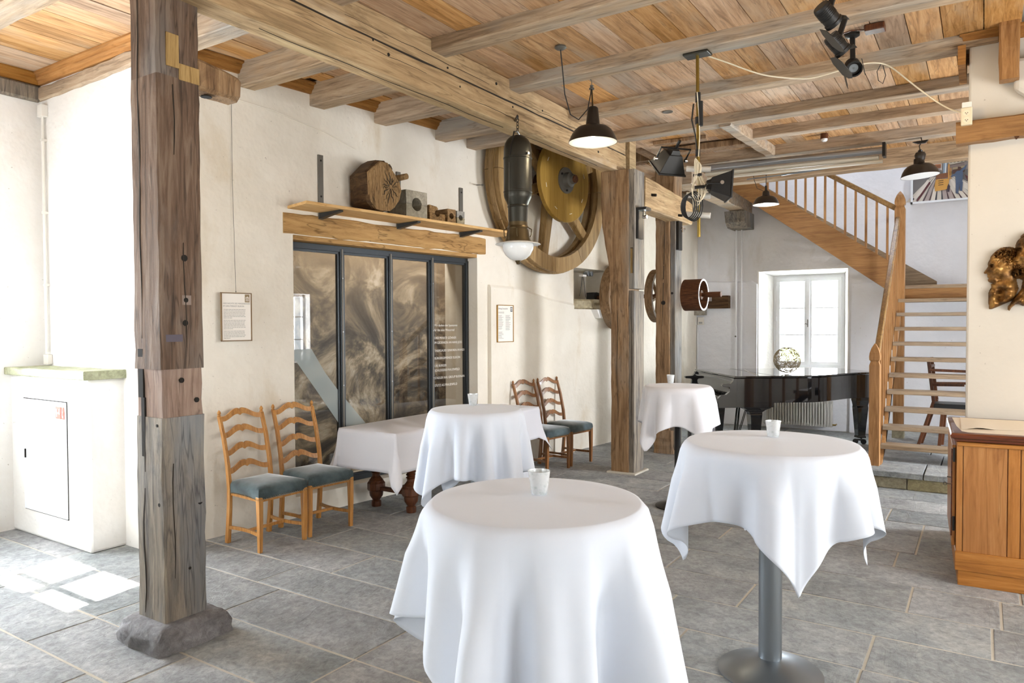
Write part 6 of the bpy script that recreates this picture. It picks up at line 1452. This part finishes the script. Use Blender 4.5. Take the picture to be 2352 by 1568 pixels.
# smaller ceiling items
jb = thing('junction_box', 'dark brown junction box screwed to the ceiling beside the spotlights', 'junction box', (-.66, 5.71, 3.75))
m = MB(); m.box(-.72, -.59, 5.66, 5.76, 3.715, 3.76); m.build('box', 'walnut', jb, bevel=.006)
m = MB(); m.tube([(-.72, 5.71, 3.74), (-.80, 5.68, 3.745), (-.88, 5.70, 3.74)], .005, 6); m.build('cable', 'walnut', jb, True)
for (x, y, lb) in ((-2.632, 6.885, 'recessed downlight ring in the ceiling left of the brass pole'), (-.624, 7.611, 'recessed downlight ring in the ceiling near the pillar')):
    m = MB(); m.lathe([(.0, ZC-.004), (.035, ZC-.004), (.04, ZC-.006), (.052, ZC-.004), (.052, ZC+.004), (0, ZC+.004)], (x, y, 0), n=28); tag(m.build('downlight', 'steel_dark', None, True), lb, 'downlight')
dl = thing('surface_spot', 'small brown surface spot with white lens under the ceiling behind the trimmer', 'spotlight', (-1.49, 8.66, ZC))
m = MB(); m.lathe([(0, ZC), (.04, ZC), (.042, ZC-.05), (.036, ZC-.055), (0, ZC-.055)], (-1.49, 8.66, 0), n=20); m.build('body', 'walnut', dl, True, angle=40)
m = MB(); m.lathe([(0, ZC-.05), (.034, ZC-.055), (.032, ZC-.075), (.02, ZC-.085), (0, ZC-.086)], (-1.49, 8.66, 0), n=20); m.build('lens', 'opal', dl, True)
cd2 = thing('extension_cord', 'cream extension cord sagging from the brass pole to the pillar', 'cord', (-.7, 6, 3.6))
cpts = [(-1.73, 5.36, 3.655), (-1.60, 5.43, 3.60), (-1.488, 5.5, 3.548), (-1.38, 5.58, 3.51), (-1.273, 5.65, 3.494), (-1.18, 5.75, 3.495), (-1.097, 5.85, 3.51), (-.98, 5.93, 3.548), (-.878, 6.0, 3.588), (-.76, 6.12, 3.64), (-.672, 6.262, 3.665), (-.60, 6.27, 3.62), (-.462, 6.26, 3.466), (-.37, 6.255, 3.37), (-.289, 6.25, 3.29), (-.21, 6.24, 3.225), (-.136, 6.20, 3.18)]
def smooth(pts, n=3):
    P_ = [Vector(p) for p in pts]
    for _ in range(n):
        Q = [P_[0]]
        for a, b in zip(P_, P_[1:]): Q += [a.lerp(b, .25), a.lerp(b, .75)]
        Q.append(P_[-1]); P_ = Q
    return P_
m = MB(); m.tube(smooth(cpts, 2), .0055, 6); m.build('cord', 'cable_white', cd2, True)
m = MB(); m.tube([(-.672, 6.26, 3.66), (-.70, 6.25, 3.60), (-.69, 6.25, 3.53), (-.66, 6.25, 3.50), (-.64, 6.25, 3.56), (-.66, 6.255, 3.64)], .003, 5); m.build('wire_tie', 'cable_black', cd2, True)
ps = thing('power_strip', 'cream power strip with two sockets at the end of the pillar timber', 'power strip', (-.11, 6.17, 3.05))
m = MB(); m.box(-.145, -.075, 6.150, 6.189, 3.08, 3.205); b_ = m.build('body', 'cream_plastic', ps, bevel=.006)
for z in (3.115, 3.165):
    m = MB(); m.tube([(-.11, 6.148, z), (-.11, 6.155, z)], .022, 16); so_ = m.build('socket', 'cable_white', b_, True)
    m = MB()
    for q in (-.007, .007): m.tube([(-.11+q, 6.145, z), (-.11+q, 6.150, z)], .0028, 6)
    m.tube([(-.11, 6.145, z-.008), (-.11, 6.150, z-.008)], .0028, 6)
    m.build('socket_holes', 'dark_hole', b_)
m = MB(); m.box(-.14, -.08, 6.155, 6.189, 3.205, 3.245); m.build('plug', 'white_plastic', ps, bevel=.005)
# roller screen
rs_ = thing('roller_screen', 'long white roller projection screen fixed beneath the rear joist', 'projection screen', (-1.9, 8.9, 3.5))
m = MB(); m.beam((-2.93, 8.86, 3.585), (-.92, 8.86, 3.545), .07, .075, 4, 0, .02); m.build('housing', 'alu', rs_, bevel=.004)
m = MB(); m.beam((-2.90, 8.88, 3.515), (-.97, 8.88, 3.475), .055, .055, 4, 0, .015); m.build('screen_roll', 'screen_white', rs_)
m = MB(); m.beam((-2.87, 8.86, 3.455), (-.93, 8.86, 3.425), .035, .035, 4, 0, .01); m.build('bottom_bar', 'screen_white', rs_)
m = MB(); m.box(-.93, -.90, 8.80, 8.93, 3.47, 3.62); m.build('end_cap', 'black_metal', rs_)
m = MB(); m.tube([(-2.40, 8.9, 3.40), (-1.75, 8.9, 3.41), (-1.3, 8.9, 3.44)], .007, 8); m.tube([(-2.0, 8.9, 3.405), (-1.6, 8.9, 3.425)], .010, 6); m.build('pull_rod', 'steel', rs_, True)
m = MB(); m.tube([(.19, 6.22, 2.97), (.19, 6.30, 2.97)], .006, 6); m.tube([(.19, 6.215, 2.97), (.19, 6.222, 2.97)], .014, 10); tag(m.build('wall_nail', 'rust'), 'rusty bolt in the pillar just under the orange timber', 'bolt')
